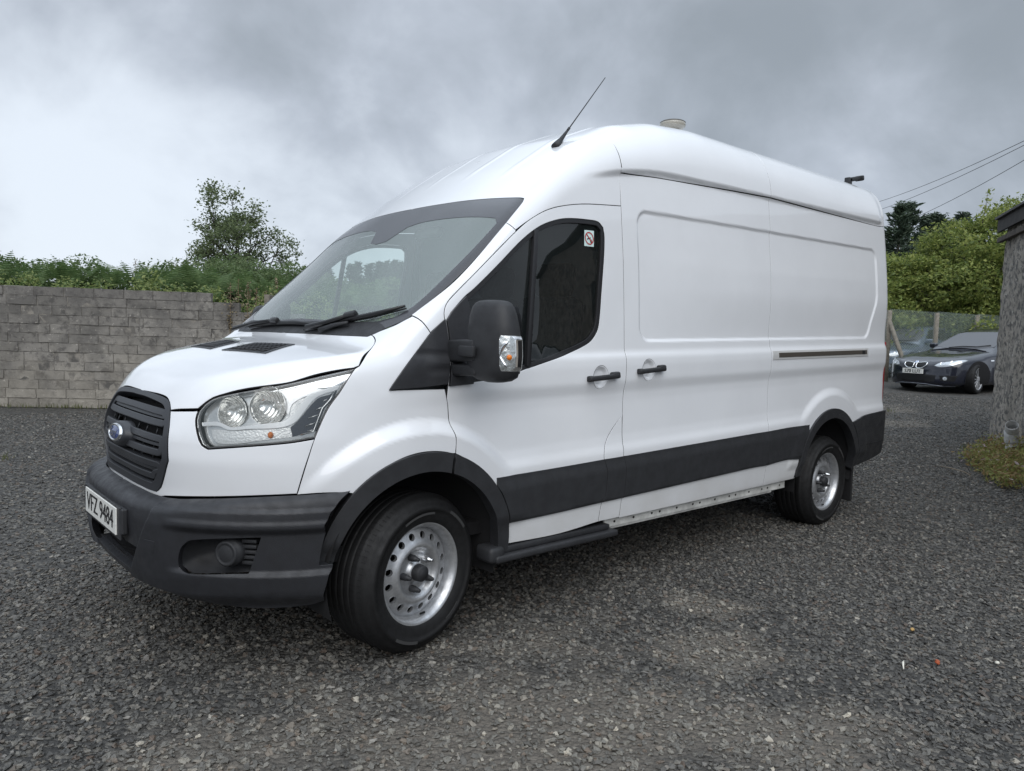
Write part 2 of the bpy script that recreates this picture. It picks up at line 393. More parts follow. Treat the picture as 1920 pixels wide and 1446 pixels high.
def lettering(s,origin,xd,yd,w,h,m,parent,proud=.0012,shear=0.0,bold=0.0,name='lettering'):
    V,F=text_vf(s,shear); mn=V.min(0); mxv=V.max(0); c=(mn+mxv)/2
    X=(V[:,0]-c[0])/(mxv[0]-mn[0])*w; Y=(V[:,1]-c[1])/(mxv[1]-mn[1])*h
    xd=np.array(xd,float); yd=np.array(yd,float); nd=np.cross(xd,yd)
    base=np.array(origin,float)+X[:,None]*xd+Y[:,None]*yd
    A=Acc()
    for dx in ((0,) if not bold else (-bold,-bold/2,0,bold/2,bold)):
        A.add(base+nd*(proud+abs(dx)*.02+(dx>0)*.0001)+xd*dx,F)
    return A.obj(name,m,parent,smooth=False)
# ------------------------------------------------------------------ van surface functions
def _ss(a,b,x):
    t=np.clip((x-a)/(b-a),0,1); return t*t*(3-2*t)
def _smax(a,b,k):
    h=np.maximum(k-np.abs(a-b),0.0); return np.maximum(a,b)+h*h/(4*k)
def _table(pts,sig,lo,hi,n):
    xs=np.linspace(lo,hi,n); p=np.array(pts,float)
    v=np.interp(xs,p[:,0],p[:,1]); d=xs[1]-xs[0]; m=int(4*sig/d)+1
    k=np.exp(-.5*(np.arange(-m,m+1)*d/sig)**2); k/=k.sum()
    vp=np.concatenate([2*v[0]-v[m:0:-1],v,2*v[-1]-v[-2:-m-2:-1]])
    return xs,np.convolve(vp,k,'valid')
# half width of the side against height (tilted frame)
SEC=_table([(0.2,.93),(.30,.955),(.40,.982),(.52,.996),(.77,1.000),(.795,.999),(.83,.988),(.88,.982),(.98,.979),(1.06,.977),(1.11,.979),
 (1.165,.993),(1.25,.994),(1.295,.990),(1.325,.974),(1.40,.969),(1.5,.963),(1.65,.953),(1.82,.940),(1.98,.923),(2.1,.909),(2.2,.897),(2.8,.82)],.010,.1,3.0,1160)
SECF=_table([(0.2,.93),(.30,.955),(.40,.982),(.52,.996),(.77,.994),(.95,.988),(1.15,.989),(1.3,.983),(1.40,.969),(1.5,.963),(1.65,.953),(1.82,.940),(1.98,.923),(2.1,.909),(2.2,.897),(2.8,.82)],.03,.1,3.0,1160)
TOP=_table([(-1.3,.45),(-1.0,.92),(-.93,1.045),(-.86,1.12),(-.78,1.182),(-.68,1.232),(-.55,1.278),(-.4,1.315),(-.25,1.342),(-.19,1.37),(.53,2.075),(.85,2.318),(1.15,2.52),(1.45,2.645),(1.75,2.72),(2.1,2.755),(2.6,2.76),(3.2,2.772),(5.2,2.80)],.035,-1.5,5.4,1380)
NOSE=_table([(.2,-.90),(.5,-.93),(.74,-.942),(.862,-.962),(.95,-.955),(1.05,-.925),(1.2,-.88),(1.6,-.7)],.014,0.0,2.0,400)
FA=(-.03,.41,.585)   # front arch flare: centre x,z, outer radius
RA=(3.71,.41,.635)
def side_w(x,z):
    zt=z-.028*(x-1.27)
    w=np.interp(zt,SEC[0],SEC[1]); m=_ss(-.30,.35,x); w=w*m+(1-m)*np.interp(zt,SECF[0],SECF[1])
    # rear upper body a little fuller
    w=w+.024*_ss(1.2,2.6,x)*_ss(1.35,1.7,zt)
    # plan taper to the front
    t=np.clip((1.0-x)/1.3,0,2); w=w-.045*t*t
    t=np.clip((.75-x)/.9,0,1.5); w=w-.050*t*t*_ss(1.25,1.6,zt)
    # arch flares
    for cx,cz,r in (FA,RA):
        d=np.hypot(x-cx,z-cz)-r
        m=(1-_ss(-.035,.035,d))*(1-_ss(1.1,1.2,z))
        tgt=1.003-.03*np.clip((-.35-x)/.3,0,2)**2
        w=w+m*np.maximum(tgt-w,0)*_ss(.49,.56,z)
    # gutter : upper cap stands proud above the crease
    zc=2.345-np.clip((1.75-x)/.75,0,1.2)**2*.10
    g=_ss(.95,1.25,x)*(1-_ss(4.50,4.62,x))
    w=w+g*(.022*_ss(zc-.046,zc-.004,zt)-.022*_ss(zc+.01,zc+.24,zt)*.7)
    # recessed load panel
    rx=np.minimum(x-1.395,4.46-.12*_ss(1.75,1.40,zt)-x); rz=np.minimum(zt-1.372,2.10-zt)
    rr=.09; ins=np.minimum(np.minimum(rx,rz), rr-np.hypot(np.maximum(rr-rx,0),np.maximum(rr-rz,0)))
    w=w-.011*_ss(-.004,.020,ins)
    return w
def top_z(x,y):
    z0=np.interp(x,TOP[0],TOP[1])
    z0=z0+.0028*_ss(.72,.9,x)*(1-_ss(1.75,2.1,x))*(np.exp(-((np.abs(y)-.17)/.022)**4)+np.exp(-((np.abs(y)-.50)/.022)**4))
    c=.055*(1-_ss(-.3,-.1,x))+_ss(-.3,-.1,x)*(.085+.04*_ss(-.1,.4,x))-.055*_ss(.6,1.6,x)
    return z0-c*y*y
TS=np.gradient(TOP[1],TOP[0])
def body(x,y,z):
    ay=np.abs(y)
    fs=ay-side_w(x,z)
    s=np.interp(x,TOP[0],TS)
    ft=(z-top_z(x,y))/np.sqrt(1+s*s)
    ff=(np.interp(z,NOSE[0],NOSE[1])+.46*(ay/.9)**3.3-x)/np.sqrt(1+(1.69*(ay/.9)**2.3)**2)
    fr=x-4.745+.03*(ay/.95)**2
    k=.10+.05*_ss(-.2,.1,x)*(1-_ss(.3,.8,x))*0+.16*_ss(.7,1.6,x)
    f=_smax(ft,ff,.10)
    f=_smax(f,fs,k)
    return _smax(f,fr,.09)

NOSEB=_table([(.1,-.90),(.27,-.93),(.33,-.975),(.40,-.995),(.50,-1.008),(.62,-1.018),(.668,-1.014),(.690,-.992),(.703,-.960),(.712,-.905),(.9,-.88)],.008,0.0,2.0,800)
def bumper(x,y,z):
    ay=np.abs(y); t=np.clip((.1-x)/.75,0,2)
    fs=ay-(1.012-.05*t*t-.02*_ss(.69,.78,z)-.05*_ss(.36,.22,z))
    z=z-.042*_ss(.48,.9,ay)
    ff=(np.interp(z,NOSEB[0],NOSEB[1])+.44*(ay/.92)**3.5-x)/np.sqrt(1+(1.67*(ay/.92)**2.5)**2)
    return _smax(ff,fs,.10)
# ------------------------------------------------------------------ ground
def gz(x,y): return .0372*np.logaddexp(0,np.asarray(x,float)-5.0)
def np_mesh(name,V,Q,mats,parent=None,mi=None,smooth=False):
    V=np.asarray(V,np.float32); Q=np.asarray(Q,np.int32); k=Q.shape[1]
    me=bpy.data.meshes.new(name); me.vertices.add(len(V)); me.vertices.foreach_set('co',V.ravel())
    me.loops.add(Q.size); me.loops.foreach_set('vertex_index',Q.ravel())
    me.polygons.add(len(Q)); me.polygons.foreach_set('loop_start',np.arange(0,Q.size,k,dtype=np.int32)); me.polygons.foreach_set('loop_total',np.full(len(Q),k,np.int32))
    for x in (mats if isinstance(mats,(list,tuple)) else [mats]): me.materials.append(x)
    if mi is not None: me.polygons.foreach_set('material_index',np.asarray(mi,np.int32))
    me.polygons.foreach_set('use_smooth',np.full(len(Q),smooth)); me.update(calc_edges=True); me.validate()
    o=bpy.data.objects.new(name,me); COL.objects.link(o)
    if parent is not None: adopt(o,parent)
    return o
DIRT=[(-.2,-1.9,1.7),(1.05,-1.75,.55),(.35,-1.9,.7),(-.55,-2.0,.5),(.55,-2.35,.8),(-.9,-1.2,.5),(1.5,-1.35,.35),(10.5,1.3,1.1),(12.2,2.2,1.3)]
def dirt_nodes(t):
    """world-space mask of the worn brown patches"""
    n=t.nodes.new; l=t.links.new; geo=n('ShaderNodeNewGeometry'); out=None
    nz=n('ShaderNodeTexNoise'); nz.inputs['Scale'].default_value=2.2; nz.inputs['Detail'].default_value=5; l(geo.outputs['Position'],nz.inputs['Vector'])
    for x,y,r in DIRT:
        d=n('ShaderNodeVectorMath'); d.operation='DISTANCE'; l(geo.outputs['Position'],d.inputs[0]); d.inputs[1].default_value=(x,y,float(gz(x,y)))
        m=n('ShaderNodeMapRange'); m.interpolation_type='SMOOTHSTEP'; l(d.outputs['Value'],m.inputs[0]); m.inputs[1].default_value=0; m.inputs[2].default_value=r*1.35; m.inputs[3].default_value=1; m.inputs[4].default_value=0
        if out is None: out=m.outputs[0]
        else:
            q=n('ShaderNodeMath'); q.operation='MAXIMUM'; l(out,q.inputs[0]); l(m.outputs[0],q.inputs[1]); out=q.outputs[0]
    a=n('ShaderNodeMath'); a.operation='MULTIPLY_ADD'; l(out,a.inputs[0]); a.inputs[1].default_value=.55; a.inputs[2].default_value=-.30
    b=n('ShaderNodeMath'); b.operation='ADD'; l(a.outputs[0],b.inputs[0]); l(nz.outputs['Fac'],b.inputs[1])
    c=n('ShaderNodeMapRange'); l(b.outputs[0],c.inputs[0]); c.inputs[1].default_value=.46; c.inputs[2].default_value=.72
    return c.outputs[0],geo
def rgbmix(t,fac,a,b):
    m=t.nodes.new('ShaderNodeMix'); m.data_type='RGBA'
    for s,v in (('A',a),('B',b)):
        if hasattr(v,'is_output'): t.links.new(v,m.inputs[s])
        else: m.inputs[s].default_value=(*v,1)
    if hasattr(fac,'is_output'): t.links.new(fac,m.inputs['Factor'])
    else: m.inputs['Factor'].default_value=fac
    return m.outputs['Result']
gm,t,b=nodes_of('gravel_ground'); n=t.nodes.new; l=t.links.new
dm,geo=dirt_nodes(t)
vo=n('ShaderNodeTexVoronoi'); vo.inputs['Scale'].default_value=48; l(geo.outputs['Position'],vo.inputs['Vector'])
vo2=n('ShaderNodeTexVoronoi'); vo2.inputs['Scale'].default_value=95; l(geo.outputs['Position'],vo2.inputs['Vector'])
sx=n('ShaderNodeSeparateXYZ'); l(vo.outputs['Color'],sx.inputs[0])
cr=n('ShaderNodeValToRGB'); l(sx.outputs[0],cr.inputs[0]); e=cr.color_ramp.elements; e[0].position=0; e[0].color=(.024,.0235,.022,1); e[1].position=1; e[1].color=(.16,.15,.13,1); q=cr.color_ramp.elements.new(.7); q.color=(.062,.060,.056,1)
big=n('ShaderNodeTexNoise'); big.inputs['Scale'].default_value=.55; big.inputs['Detail'].default_value=6; l(geo.outputs['Position'],big.inputs['Vector'])
bm_=n('ShaderNodeMapRange'); l(big.outputs['Fac'],bm_.inputs[0]); bm_.inputs[1].default_value=.35; bm_.inputs[2].default_value=.68
c1=rgbmix(t,bm_.outputs[0],cr.outputs[0],rgbmix(t,.5,cr.outputs[0],(.072,.068,.062)))
c2=rgbmix(t,dm,c1,rgbmix(t,.72,cr.outputs[0],(.150,.132,.110)))
gap_=n('ShaderNodeMapRange'); l(vo.outputs['Distance'],gap_.inputs[0]); gap_.inputs[1].default_value=.25; gap_.inputs[2].default_value=.75; gap_.inputs[3].default_value=1.0; gap_.inputs[4].default_value=.35
l(c2,b.inputs['Base Color']); b.inputs['Roughness'].default_value=.72; b.inputs['Specular IOR Level'].default_value=.4
ad=n('ShaderNodeMath'); ad.operation='MULTIPLY_ADD'; l(vo2.outputs['Distance'],ad.inputs[0]); ad.inputs[1].default_value=.4; l(vo.outputs['Distance'],ad.inputs[2])
bp=n('ShaderNodeBump'); bp.invert=True; bp.inputs['Strength'].default_value=1.0; bp.inputs['Distance'].default_value=.014; l(ad.outputs[0],bp.inputs['Height']); l(bp.outputs[0],b.inputs['Normal'])
xs=np.concatenate([np.arange(-60,-10,5),np.arange(-10,30,.5),np.arange(30,121,5)]); ys=np.concatenate([np.arange(-60,-15,5),np.arange(-15,20,.5),np.arange(20,121,5)])
X,Y=np.meshgrid(xs,ys,indexing='ij'); Z=gz(np.minimum(X,30),Y)+.012*np.sin(X*.9+1)*np.sin(Y*1.1)*(1-np.exp(-((X-1.9)**2/9+Y**2/3)))
V=np.stack([X.ravel(),Y.ravel(),Z.ravel()],1); nx_,ny_=len(xs),len(ys); I=np.arange(nx_*ny_).reshape(nx_,ny_)
Q=np.stack([I[:-1,:-1].ravel(),I[1:,:-1].ravel(),I[1:,1:].ravel(),I[:-1,1:].ravel()],1)
tag(np_mesh('ground',V,Q,gm,smooth=True),kind='structure')
# loose planings in the near part of the yard: real stones
sm,t,b=nodes_of('gravel_stone'); n=t.nodes.new; l=t.links.new
dm,geo=dirt_nodes(t); oi=n('ShaderNodeObjectInfo')
cr=n('ShaderNodeValToRGB'); l(oi.outputs['Random'],cr.inputs[0]); e=cr.color_ramp.elements; e[0].position=0; e[0].color=(.041,.040,.038,1); e[1].position=1; e[1].color=(.31,.285,.24,1)
for p_,c_ in ((.35,(.077,.075,.070)),(.62,(.108,.105,.096)),(.80,(.158,.149,.130)),(.93,(.085,.064,.050)),(.975,(.16,.155,.145))): q=cr.color_ramp.elements.new(p_); q.color=(*c_,1)
pal=n('ShaderNodeVectorMath'); pal.operation='MULTIPLY_ADD'; l(cr.outputs[0],pal.inputs[0]); pal.inputs[1].default_value=(1.35,1.33,1.28); pal.inputs[2].default_value=(.034,.031,.026)
l(rgbmix(t,dm,cr.outputs[0],pal.outputs[0]),b.inputs['Base Color']); b.inputs['Roughness'].default_value=.6; b.inputs['Specular IOR Level'].default_value=.45
nz=n('ShaderNodeTexNoise'); nz.inputs['Scale'].default_value=260; l(geo.outputs['Position'],nz.inputs['Vector']); bp=n('ShaderNodeBump'); bp.inputs['Strength'].default_value=.5; bp.inputs['Distance'].default_value=.003; l(nz.outputs['Fac'],bp.inputs['Height']); l(bp.outputs[0],b.inputs['Normal'])
def stone_group(density,smin,smax,seed):
    g=bpy.data.node_groups.new('gravel_scatter','GeometryNodeTree'); g.interface.new_socket('Geometry',in_out='INPUT',socket_type='NodeSocketGeometry'); g.interface.new_socket('Geometry',in_out='OUTPUT',socket_type='NodeSocketGeometry')
    n=g.nodes.new; l=g.links.new; gi_=n('NodeGroupInput'); go=n('NodeGroupOutput')
    dp=n('GeometryNodeDistributePointsOnFaces'); l(gi_.outputs[0],dp.inputs['Mesh']); 
    ps_=n('GeometryNodeInputPosition'); dmx=None
    for x_,y_,r_ in DIRT:
        dd_=n('ShaderNodeVectorMath'); dd_.operation='DISTANCE'; l(ps_.outputs[0],dd_.inputs[0]); dd_.inputs[1].default_value=(x_,y_,float(gz(x_,y_)))
        m0=n('ShaderNodeMapRange'); l(dd_.outputs['Value'],m0.inputs[0]); m0.inputs[1].default_value=0; m0.inputs[2].default_value=r_*1.3; m0.inputs[3].default_value=1; m0.inputs[4].default_value=0
        if dmx is None: dmx=m0.outputs[0]
        else:
            q_=n('ShaderNodeMath'); q_.operation='MAXIMUM'; l(dmx,q_.inputs[0]); l(m0.outputs[0],q_.inputs[1]); dmx=q_.outputs[0]
    nn_=n('ShaderNodeTexNoise'); nn_.inputs['Scale'].default_value=1.9; nn_.inputs['Detail'].default_value=4; l(ps_.outputs[0],nn_.inputs['Vector'])
    a1=n('ShaderNodeMath'); a1.operation='MULTIPLY_ADD'; l(dmx,a1.inputs[0]); a1.inputs[1].default_value=.42; l(nn_.outputs['Fac'],a1.inputs[2])
    m1=n('ShaderNodeMapRange'); l(a1.outputs[0],m1.inputs[0]); m1.inputs[1].default_value=.55; m1.inputs[2].default_value=.88; m1.inputs[3].default_value=density; m1.inputs[4].default_value=density*.5
    l(m1.outputs[0],dp.inputs['Density']); dp.inputs['Seed'].default_value=seed
    g2=n('GeometryNodeGeometryToInstance')
    for k in range(8):
        ic=n('GeometryNodeMeshIcoSphere'); ic.inputs['Radius'].default_value=.5; ic.inputs['Subdivisions'].default_value=2
        nz=n('ShaderNodeTexNoise'); nz.inputs['Scale'].default_value=1.5; nz.inputs['Detail'].default_value=1.0
        ps=n('GeometryNodeInputPosition'); of=n('ShaderNodeVectorMath'); of.operation='ADD'; of.inputs[1].default_value=(k*7.3,k*3.1,k*5.7); l(ps.outputs[0],of.inputs[0]); l(of.outputs[0],nz.inputs['Vector'])
        sb=n('ShaderNodeVectorMath'); sb.operation='SUBTRACT'; l(nz.outputs['Color'],sb.inputs[0]); sb.inputs[1].default_value=(.5,.5,.5)
        sc=n('ShaderNodeVectorMath'); sc.operation='SCALE'; sc.inputs['Scale'].default_value=1.5; l(sb.outputs[0],sc.inputs[0])
        sp=n('GeometryNodeSetPosition'); l(ic.outputs[0],sp.inputs['Geometry']); l(sc.outputs[0],sp.inputs['Offset'])
        tr=n('GeometryNodeTransform'); l(sp.outputs[0],tr.inputs['Geometry']); tr.inputs['Scale'].default_value=(1.0,.72+.05*(k%3),.5+.06*(k%4))
        ss=n('GeometryNodeSetShadeSmooth'); l(tr.outputs[0],ss.inputs['Geometry']); ss.inputs['Shade Smooth'].default_value=False
        smn=n('GeometryNodeSetMaterial'); l(ss.outputs[0],smn.inputs['Geometry']); smn.inputs['Material'].default_value=sm
        l(smn.outputs[0],g2.inputs[0])
    ip=n('GeometryNodeInstanceOnPoints'); l(dp.outputs['Points'],ip.inputs['Points']); l(g2.outputs[0],ip.inputs['Instance']); ip.inputs['Pick Instance'].default_value=True
    def rnd(ty,a,b,sd_):
        r=n('FunctionNodeRandomValue'); r.data_type=ty; r.inputs['Seed'].default_value=sd_
        ins=[i for i in r.inputs if i.enabled and i.name in('Min','Max')]; ins[0].default_value=a; ins[1].default_value=b
        return [o for o in r.outputs if o.enabled][0]
    l(rnd('INT',0,7,3),ip.inputs['Instance Index'])
    rv=rnd('FLOAT_VECTOR',(-.35,-.35,0),(.35,.35,6.283),5); 
    try: l(rv,ip.inputs['Rotation'])
    except Exception: pass
    fm=n('ShaderNodeMath'); fm.operation='POWER'; l(rnd('FLOAT',0.0,1.0,9),fm.inputs[0]); fm.inputs[1].default_value=2.2
    mr=n('ShaderNodeMapRange'); l(fm.outputs[0],mr.inputs[0]); mr.inputs[3].default_value=smin; mr.inputs[4].default_value=smax; l(mr.outputs[0],ip.inputs['Scale'])
    l(ip.outputs[0],go.inputs[0]); return g
def gravel(x0,x1,y0,y1,density,smin,smax,seed,dz):
    xs=np.linspace(x0,x1,int((x1-x0)/.5)+2); ys=np.linspace(y0,y1,int((y1-y0)/.5)+2); X,Y=np.meshgrid(xs,ys,indexing='ij'); Z=gz(X,Y)+dz+.012*np.sin(X*.9+1)*np.sin(Y*1.1)*(1-np.exp(-((X-1.9)**2/9+Y**2/3)))
    I=np.arange(X.size).reshape(X.shape); Q=np.stack([I[:-1,:-1].ravel(),I[1:,:-1].ravel(),I[1:,1:].ravel(),I[:-1,1:].ravel()],1)
    o=np_mesh('gravel',np.stack([X.ravel(),Y.ravel(),Z.ravel()],1),Q,sm); md=o.modifiers.new('scatter','NODES'); md.node_group=stone_group(density,smin,smax,seed)
    return tag(o,kind='stuff')
gravel(-3.0,3.5,-3.4,1.2,3000,.011,.031,1,.003)
gravel(3.5,9.0,-3.4,1.5,1500,.013,.032,2,.003)
gravel(9.0,15.5,-.5,4.0,700,.015,.034,6,.003)
gravel(-3.0,5.0,1.2,9.5,900,.014,.034,4,.003)
# odd bits lying on the gravel
def blob(name,c,s,m,lab,cat,seed,rz=0.0):
    bm=bmesh.new(); bmesh.ops.create_icosphere(bm,subdivisions=2,radius=.5); r=random.Random(seed)
    for v in bm.verts: v.co=v.co*(1+r.uniform(-.16,.16)); v.co=Vector((v.co.x*s[0],v.co.y*s[1],v.co.z*s[2]))
    M=Matrix.Translation(Vector(c))@Matrix.Rotation(rz,4,'Z')
    for v in bm.verts: v.co=M@v.co
    return tag(bm_obj(name,bm,m,None,False),lab,cat)
blob('brick_chip',(1.703,-2.449,.020),(.036,.022,.018),mat('brick_orange',(.42,.10,.04),rough=.8,var=.3,vscale=60),'small orange brick chip lying on the dark gravel at right','brick chip',1,.4)
blob('pebble',(2.017,-2.232,.018),(.030,.020,.016),mat('pebble_tan',(.40,.26,.10),rough=.7),'small tan pebble on the dark gravel beyond the orange chip','pebble',2)
blob('pebble',(1.92,-2.62,.018),(.022,.018,.014),mat('pebble_pale',(.62,.60,.52),rough=.7),'tiny pale pebble on the dark gravel right of the orange chip','pebble',3)
A=Acc(); A.tube([(1.50,-2.385,.022),(1.545,-2.365,.030),(1.59,-2.352,.022)],[.002,.005,.002],6); tag(A.obj('twig',mat('shell_white',(.70,.68,.60),rough=.6)),'curved white sliver on the gravel left of the orange chip','twig')
A=Acc(); A.tube([(6.98,-.70,.125),(6.86,-.86,.135),(6.78,-1.0,.13),(6.62,-1.12,.12)],[.004,.006,.005,.002],6); tag(A.obj('twig',mat('twig_tan',(.20,.165,.12),rough=.8)),'thin tan twig on the gravel beside the weed clump','twig')
# ------------------------------------------------------------------ block wall
WALLM,t,b=nodes_of('old_block'); n=t.nodes.new; l=t.links.new
geo=n('ShaderNodeNewGeometry'); oi=n('ShaderNodeObjectInfo')
def nzt(t,s,d=5,r=.6,geo=geo):
    z=t.nodes.new('ShaderNodeTexNoise'); z.inputs['Scale'].default_value=s; z.inputs['Detail'].default_value=d; z.inputs['Roughness'].default_value=r; t.links.new(geo.outputs['Position'],z.inputs['Vector']); return z.outputs['Fac']
def mrng(t,v,a,b_,c=0.0,d=1.0):
    m=t.nodes.new('ShaderNodeMapRange'); t.links.new(v,m.inputs[0]); m.inputs[1].default_value=a; m.inputs[2].default_value=b_; m.inputs[3].default_value=c; m.inputs[4].default_value=d; return m.outputs[0]
col=rgbmix(t,mrng(t,nzt(t,2.2),.40,.62),(.25,.235,.212),(.15,.142,.13))
col=rgbmix(t,mrng(t,nzt(t,9,6,.7),.50,.62),col,(.115,.108,.100))
col=rgbmix(t,mrng(t,nzt(t,16,6,.7),.60,.72),col,(.46,.43,.38))
sp=n('ShaderNodeSeparateXYZ'); l(geo.outputs['Position'],sp.inputs[0])
hi=n('ShaderNodeMath'); hi.operation='ADD'; l(sp.outputs[2],hi.inputs[0]); l(mrng(t,nzt(t,1.4),.3,.7,-.6,.6),hi.inputs[1])
col=rgbmix(t,mrng(t,hi.outputs[0],1.25,2.0,0,.75),col,rgbmix(t,.55,col,(.095,.090,.086)))
col=rgbmix(t,mrng(t,hi.outputs[0],.95,.1,0,.6),col,rgbmix(t,.5,col,(.42,.38,.31)))
sc=n('ShaderNodeVectorMath'); sc.operation='SCALE'; l(col,sc.inputs[0]); l(mrng(t,oi.outputs['Random'],0,1,  .84,1.16),sc.inputs['Scale']); l(sc.outputs[0],b.inputs['Base Color']); b.inputs['Roughness'].default_value=.92
bp=n('ShaderNodeBump'); bp.inputs['Strength'].default_value=.8; bp.inputs['Distance'].default_value=.012; l(nzt(t,45,6,.7),bp.inputs['Height']); l(bp.outputs[0],b.inputs['Normal'])
MORT=mat('mortar',(.26,.24,.21),rough=.95,col2=(.10,.095,.088),vscale=7,bump=.5,bscale=60)
WO=np.array([-.08,10.78,0]); WD=np.array([.8355,-.5495,0]); WN=np.array([-.5495,-.8355,0])      # WN faces the yard
wall=thing('block_wall','old weathered grey block wall with a broken stepped end below the hedge','wall',tuple(WO+WD*1.5))
rw=random.Random(3); CH=.1495
def block_mesh(k):
    bm=bmesh.new(); Lb=.438; box(bm,(0,0,0),(Lb+.004,.11,CH-.006),None,.006,2)
    bmesh.ops.subdivide_edges(bm,edges=[e for e in bm.edges if e.calc_length()>.2],cuts=3)
    r=random.Random(k)
    for v in bm.verts: v.co+=Vector((r.uniform(-.004,.004),r.uniform(-.006,.004),r.uniform(-.0045,.0045)))
    me=bpy.data.meshes.new('block'); bm.to_mesh(me); bm.free(); me.materials.append(WALLM); return me
BMS=[block_mesh(k) for k in range(9)]
Rw=Matrix((tuple(WD),tuple(-WN),(0,0,1))).transposed()
ends={12:3.25,11:3.70,10:4.75,9:5.6}
for c in range(13):
    off=(0,.225)[c%2]+rw.uniform(-.05,.05); s=-1.9-off
    while s<6.1:
        Lb=.45*rw.choice((1,1,1,1,1,1,1,.5)); e=ends.get(c,6.1)
        if s>=e-.08: break
        Lb=min(Lb,max(e-s,.12))
        p=WO+WD*(s+Lb/2)+np.array([0,0,CH*(c+.5)+.0])+WN*rw.uniform(-.006,.008)
        o=bpy.data.objects.new('block',rw.choice(BMS)); COL.objects.link(o)
        o.matrix_basis=Matrix.Translation(Vector(p))@Rw.to_4x4()@Matrix.Rotation(rw.uniform(-.006,.006),4,'Y')@Matrix.Diagonal((Lb/.45,1,1,1)); adopt(o,wall)
        s+=Lb
bm=bmesh.new()
for c0,c1,e in ((0,9,6.05),(9,10,5.5),(10,11,4.65),(11,12,3.6),(12,13,3.15)):
    h=CH*(c1-c0); box(bm,WO+WD*((e-1.9)/2)+np.array([0,0,CH*c0+h/2-.006]),(e+1.9,.098,h-.004),Rw)
bm_obj('mortar',bm,MORT,wall)
# ------------------------------------------------------------------ foliage
def leaves(P,size,up=.35,wid=.55,rng=RNG,jit=.45,dirs=None,fold=.18):
    n=len(P); d=rng.normal(size=(n,3)) if dirs is None else dirs+rng.normal(size=(n,3))*.35
    d[:,2]*=.7; d/=np.linalg.norm(d,axis=1)[:,None]
    nr=rng.normal(size=(n,3)); nr[:,2]=np.abs(nr[:,2])+up*2; nr-=d*(nr*d).sum(1)[:,None]; nr/=np.linalg.norm(nr,axis=1)[:,None]
    s=np.cross(nr,d); L_=(size*(1+rng.uniform(-jit,jit,n)))[:,None]
    a=P-d*L_*.5; c=P+d*L_*.5; m=P-d*L_*.06+nr*L_*fold*0; b=m+s*L_*wid*.5-nr*L_*fold*.5; e=m-s*L_*wid*.5-nr*L_*fold*.5
    V=np.stack([a,b,c,e],1).reshape(-1,3); Q=np.arange(4*n).reshape(n,4); return V,Q
def cluster_pts(blobs,per,rng=RNG,shell=.55):
    out=[]
    for c,r,w in blobs:
        k=int(per*w); v=rng.normal(size=(k,3)); v/=np.linalg.norm(v,axis=1)[:,None]; q=(shell+(1-shell)*rng.random(k))[:,None]
        out.append(np.array(c)+v*q*np.array(r))
    return np.concatenate(out)
G_HEDGE=leafmat('leaf_dark',(.10,.15,.065),(.18,.235,.105)); G_BRAM=leafmat('leaf_bramble',(.20,.26,.08),(.33,.37,.15)); G_FERN=leafmat('leaf_fern',(.080,.140,.048),(.14,.20,.075))
G_ASH=leafmat('leaf_tree',(.11,.15,.075),(.19,.23,.11)); G_CON=leafmat('needle_dark',(.045,.072,.050),(.085,.115,.075),.1); G_BUSH=leafmat('leaf_bush',(.17,.23,.058),(.34,.37,.11)); G_BUSHD=leafmat('leaf_bush_deep',(.08,.12,.035),(.15,.19,.055))
G_DOCK=leafmat('dock_seed',(.16,.125,.085),(.24,.20,.12),.1); G_GRASS=leafmat('grass_blade',(.09,.125,.035),(.17,.17,.07)); BARK=mat('bark',(.075,.065,.055),rough=.9,var=.5,vscale=12,bump=.6,bscale=60)
def view_pt(px,py,dep): return CAM_P+dep*(_f+((px-960)/1384)*_r2-((py-723)/1384)*_u2)
def hedge(name,pts,label,mats,per,size,zbase,rng,cat='hedge',lump=.5,kind=None,core=True):
    """pts: (pixel-free) list of x,y,top height; lumpy mass standing on the ground along that line"""
    root=thing(name,label,cat,(pts[0][0],pts[0][1],float(gz(pts[0][0],pts[0][1]))))
    bl=[];cores=[]
    for (x0,y0,h0,w0),(x1,y1,h1,w1) in zip(pts[:-1],pts[1:]):
        Ls=math.hypot(x1-x0,y1-y0); k=max(1,int(Ls/lump))
        for i in range(k):
            t=(i+rng.random())/k; x=x0+(x1-x0)*t; y=y0+(y1-y0)*t; h=h0+(h1-h0)*t; w=w0+(w1-w0)*t
            for q in range(6):
                zz=zbase+(h-zbase)*(q+.5)/6*.95+rng.normal()*.05; r=.30+.35*rng.random()
                bl.append(((x+rng.normal()*w*.35,y+rng.normal()*w*.35,zz-(.25 if q==5 else 0)*rng.random()),(r*1.2*w,r*1.2*w,r*.75),r*2))
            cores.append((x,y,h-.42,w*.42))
    P=cluster_pts(bl,per,rng); V,Q=leaves(P,size,rng=rng); mi=(rng.random(len(Q))<.35).astype(int)
    np_mesh('foliage',V,Q,mats,root,mi if len(mats)>1 else None)
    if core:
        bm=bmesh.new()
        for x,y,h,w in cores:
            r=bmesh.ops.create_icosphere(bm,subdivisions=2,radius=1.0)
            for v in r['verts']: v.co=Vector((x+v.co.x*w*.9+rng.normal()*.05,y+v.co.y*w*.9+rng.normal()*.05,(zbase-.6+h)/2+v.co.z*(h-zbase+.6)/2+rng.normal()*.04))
        o=bm_obj('foliage_core',bm,mat('core_shade',(.022,.028,.016),rough=1),root); o['kind']='stuff'  # dark filler lumps, coloured as the shade deep among the leaves
    return root
rg=np.random.default_rng(11)
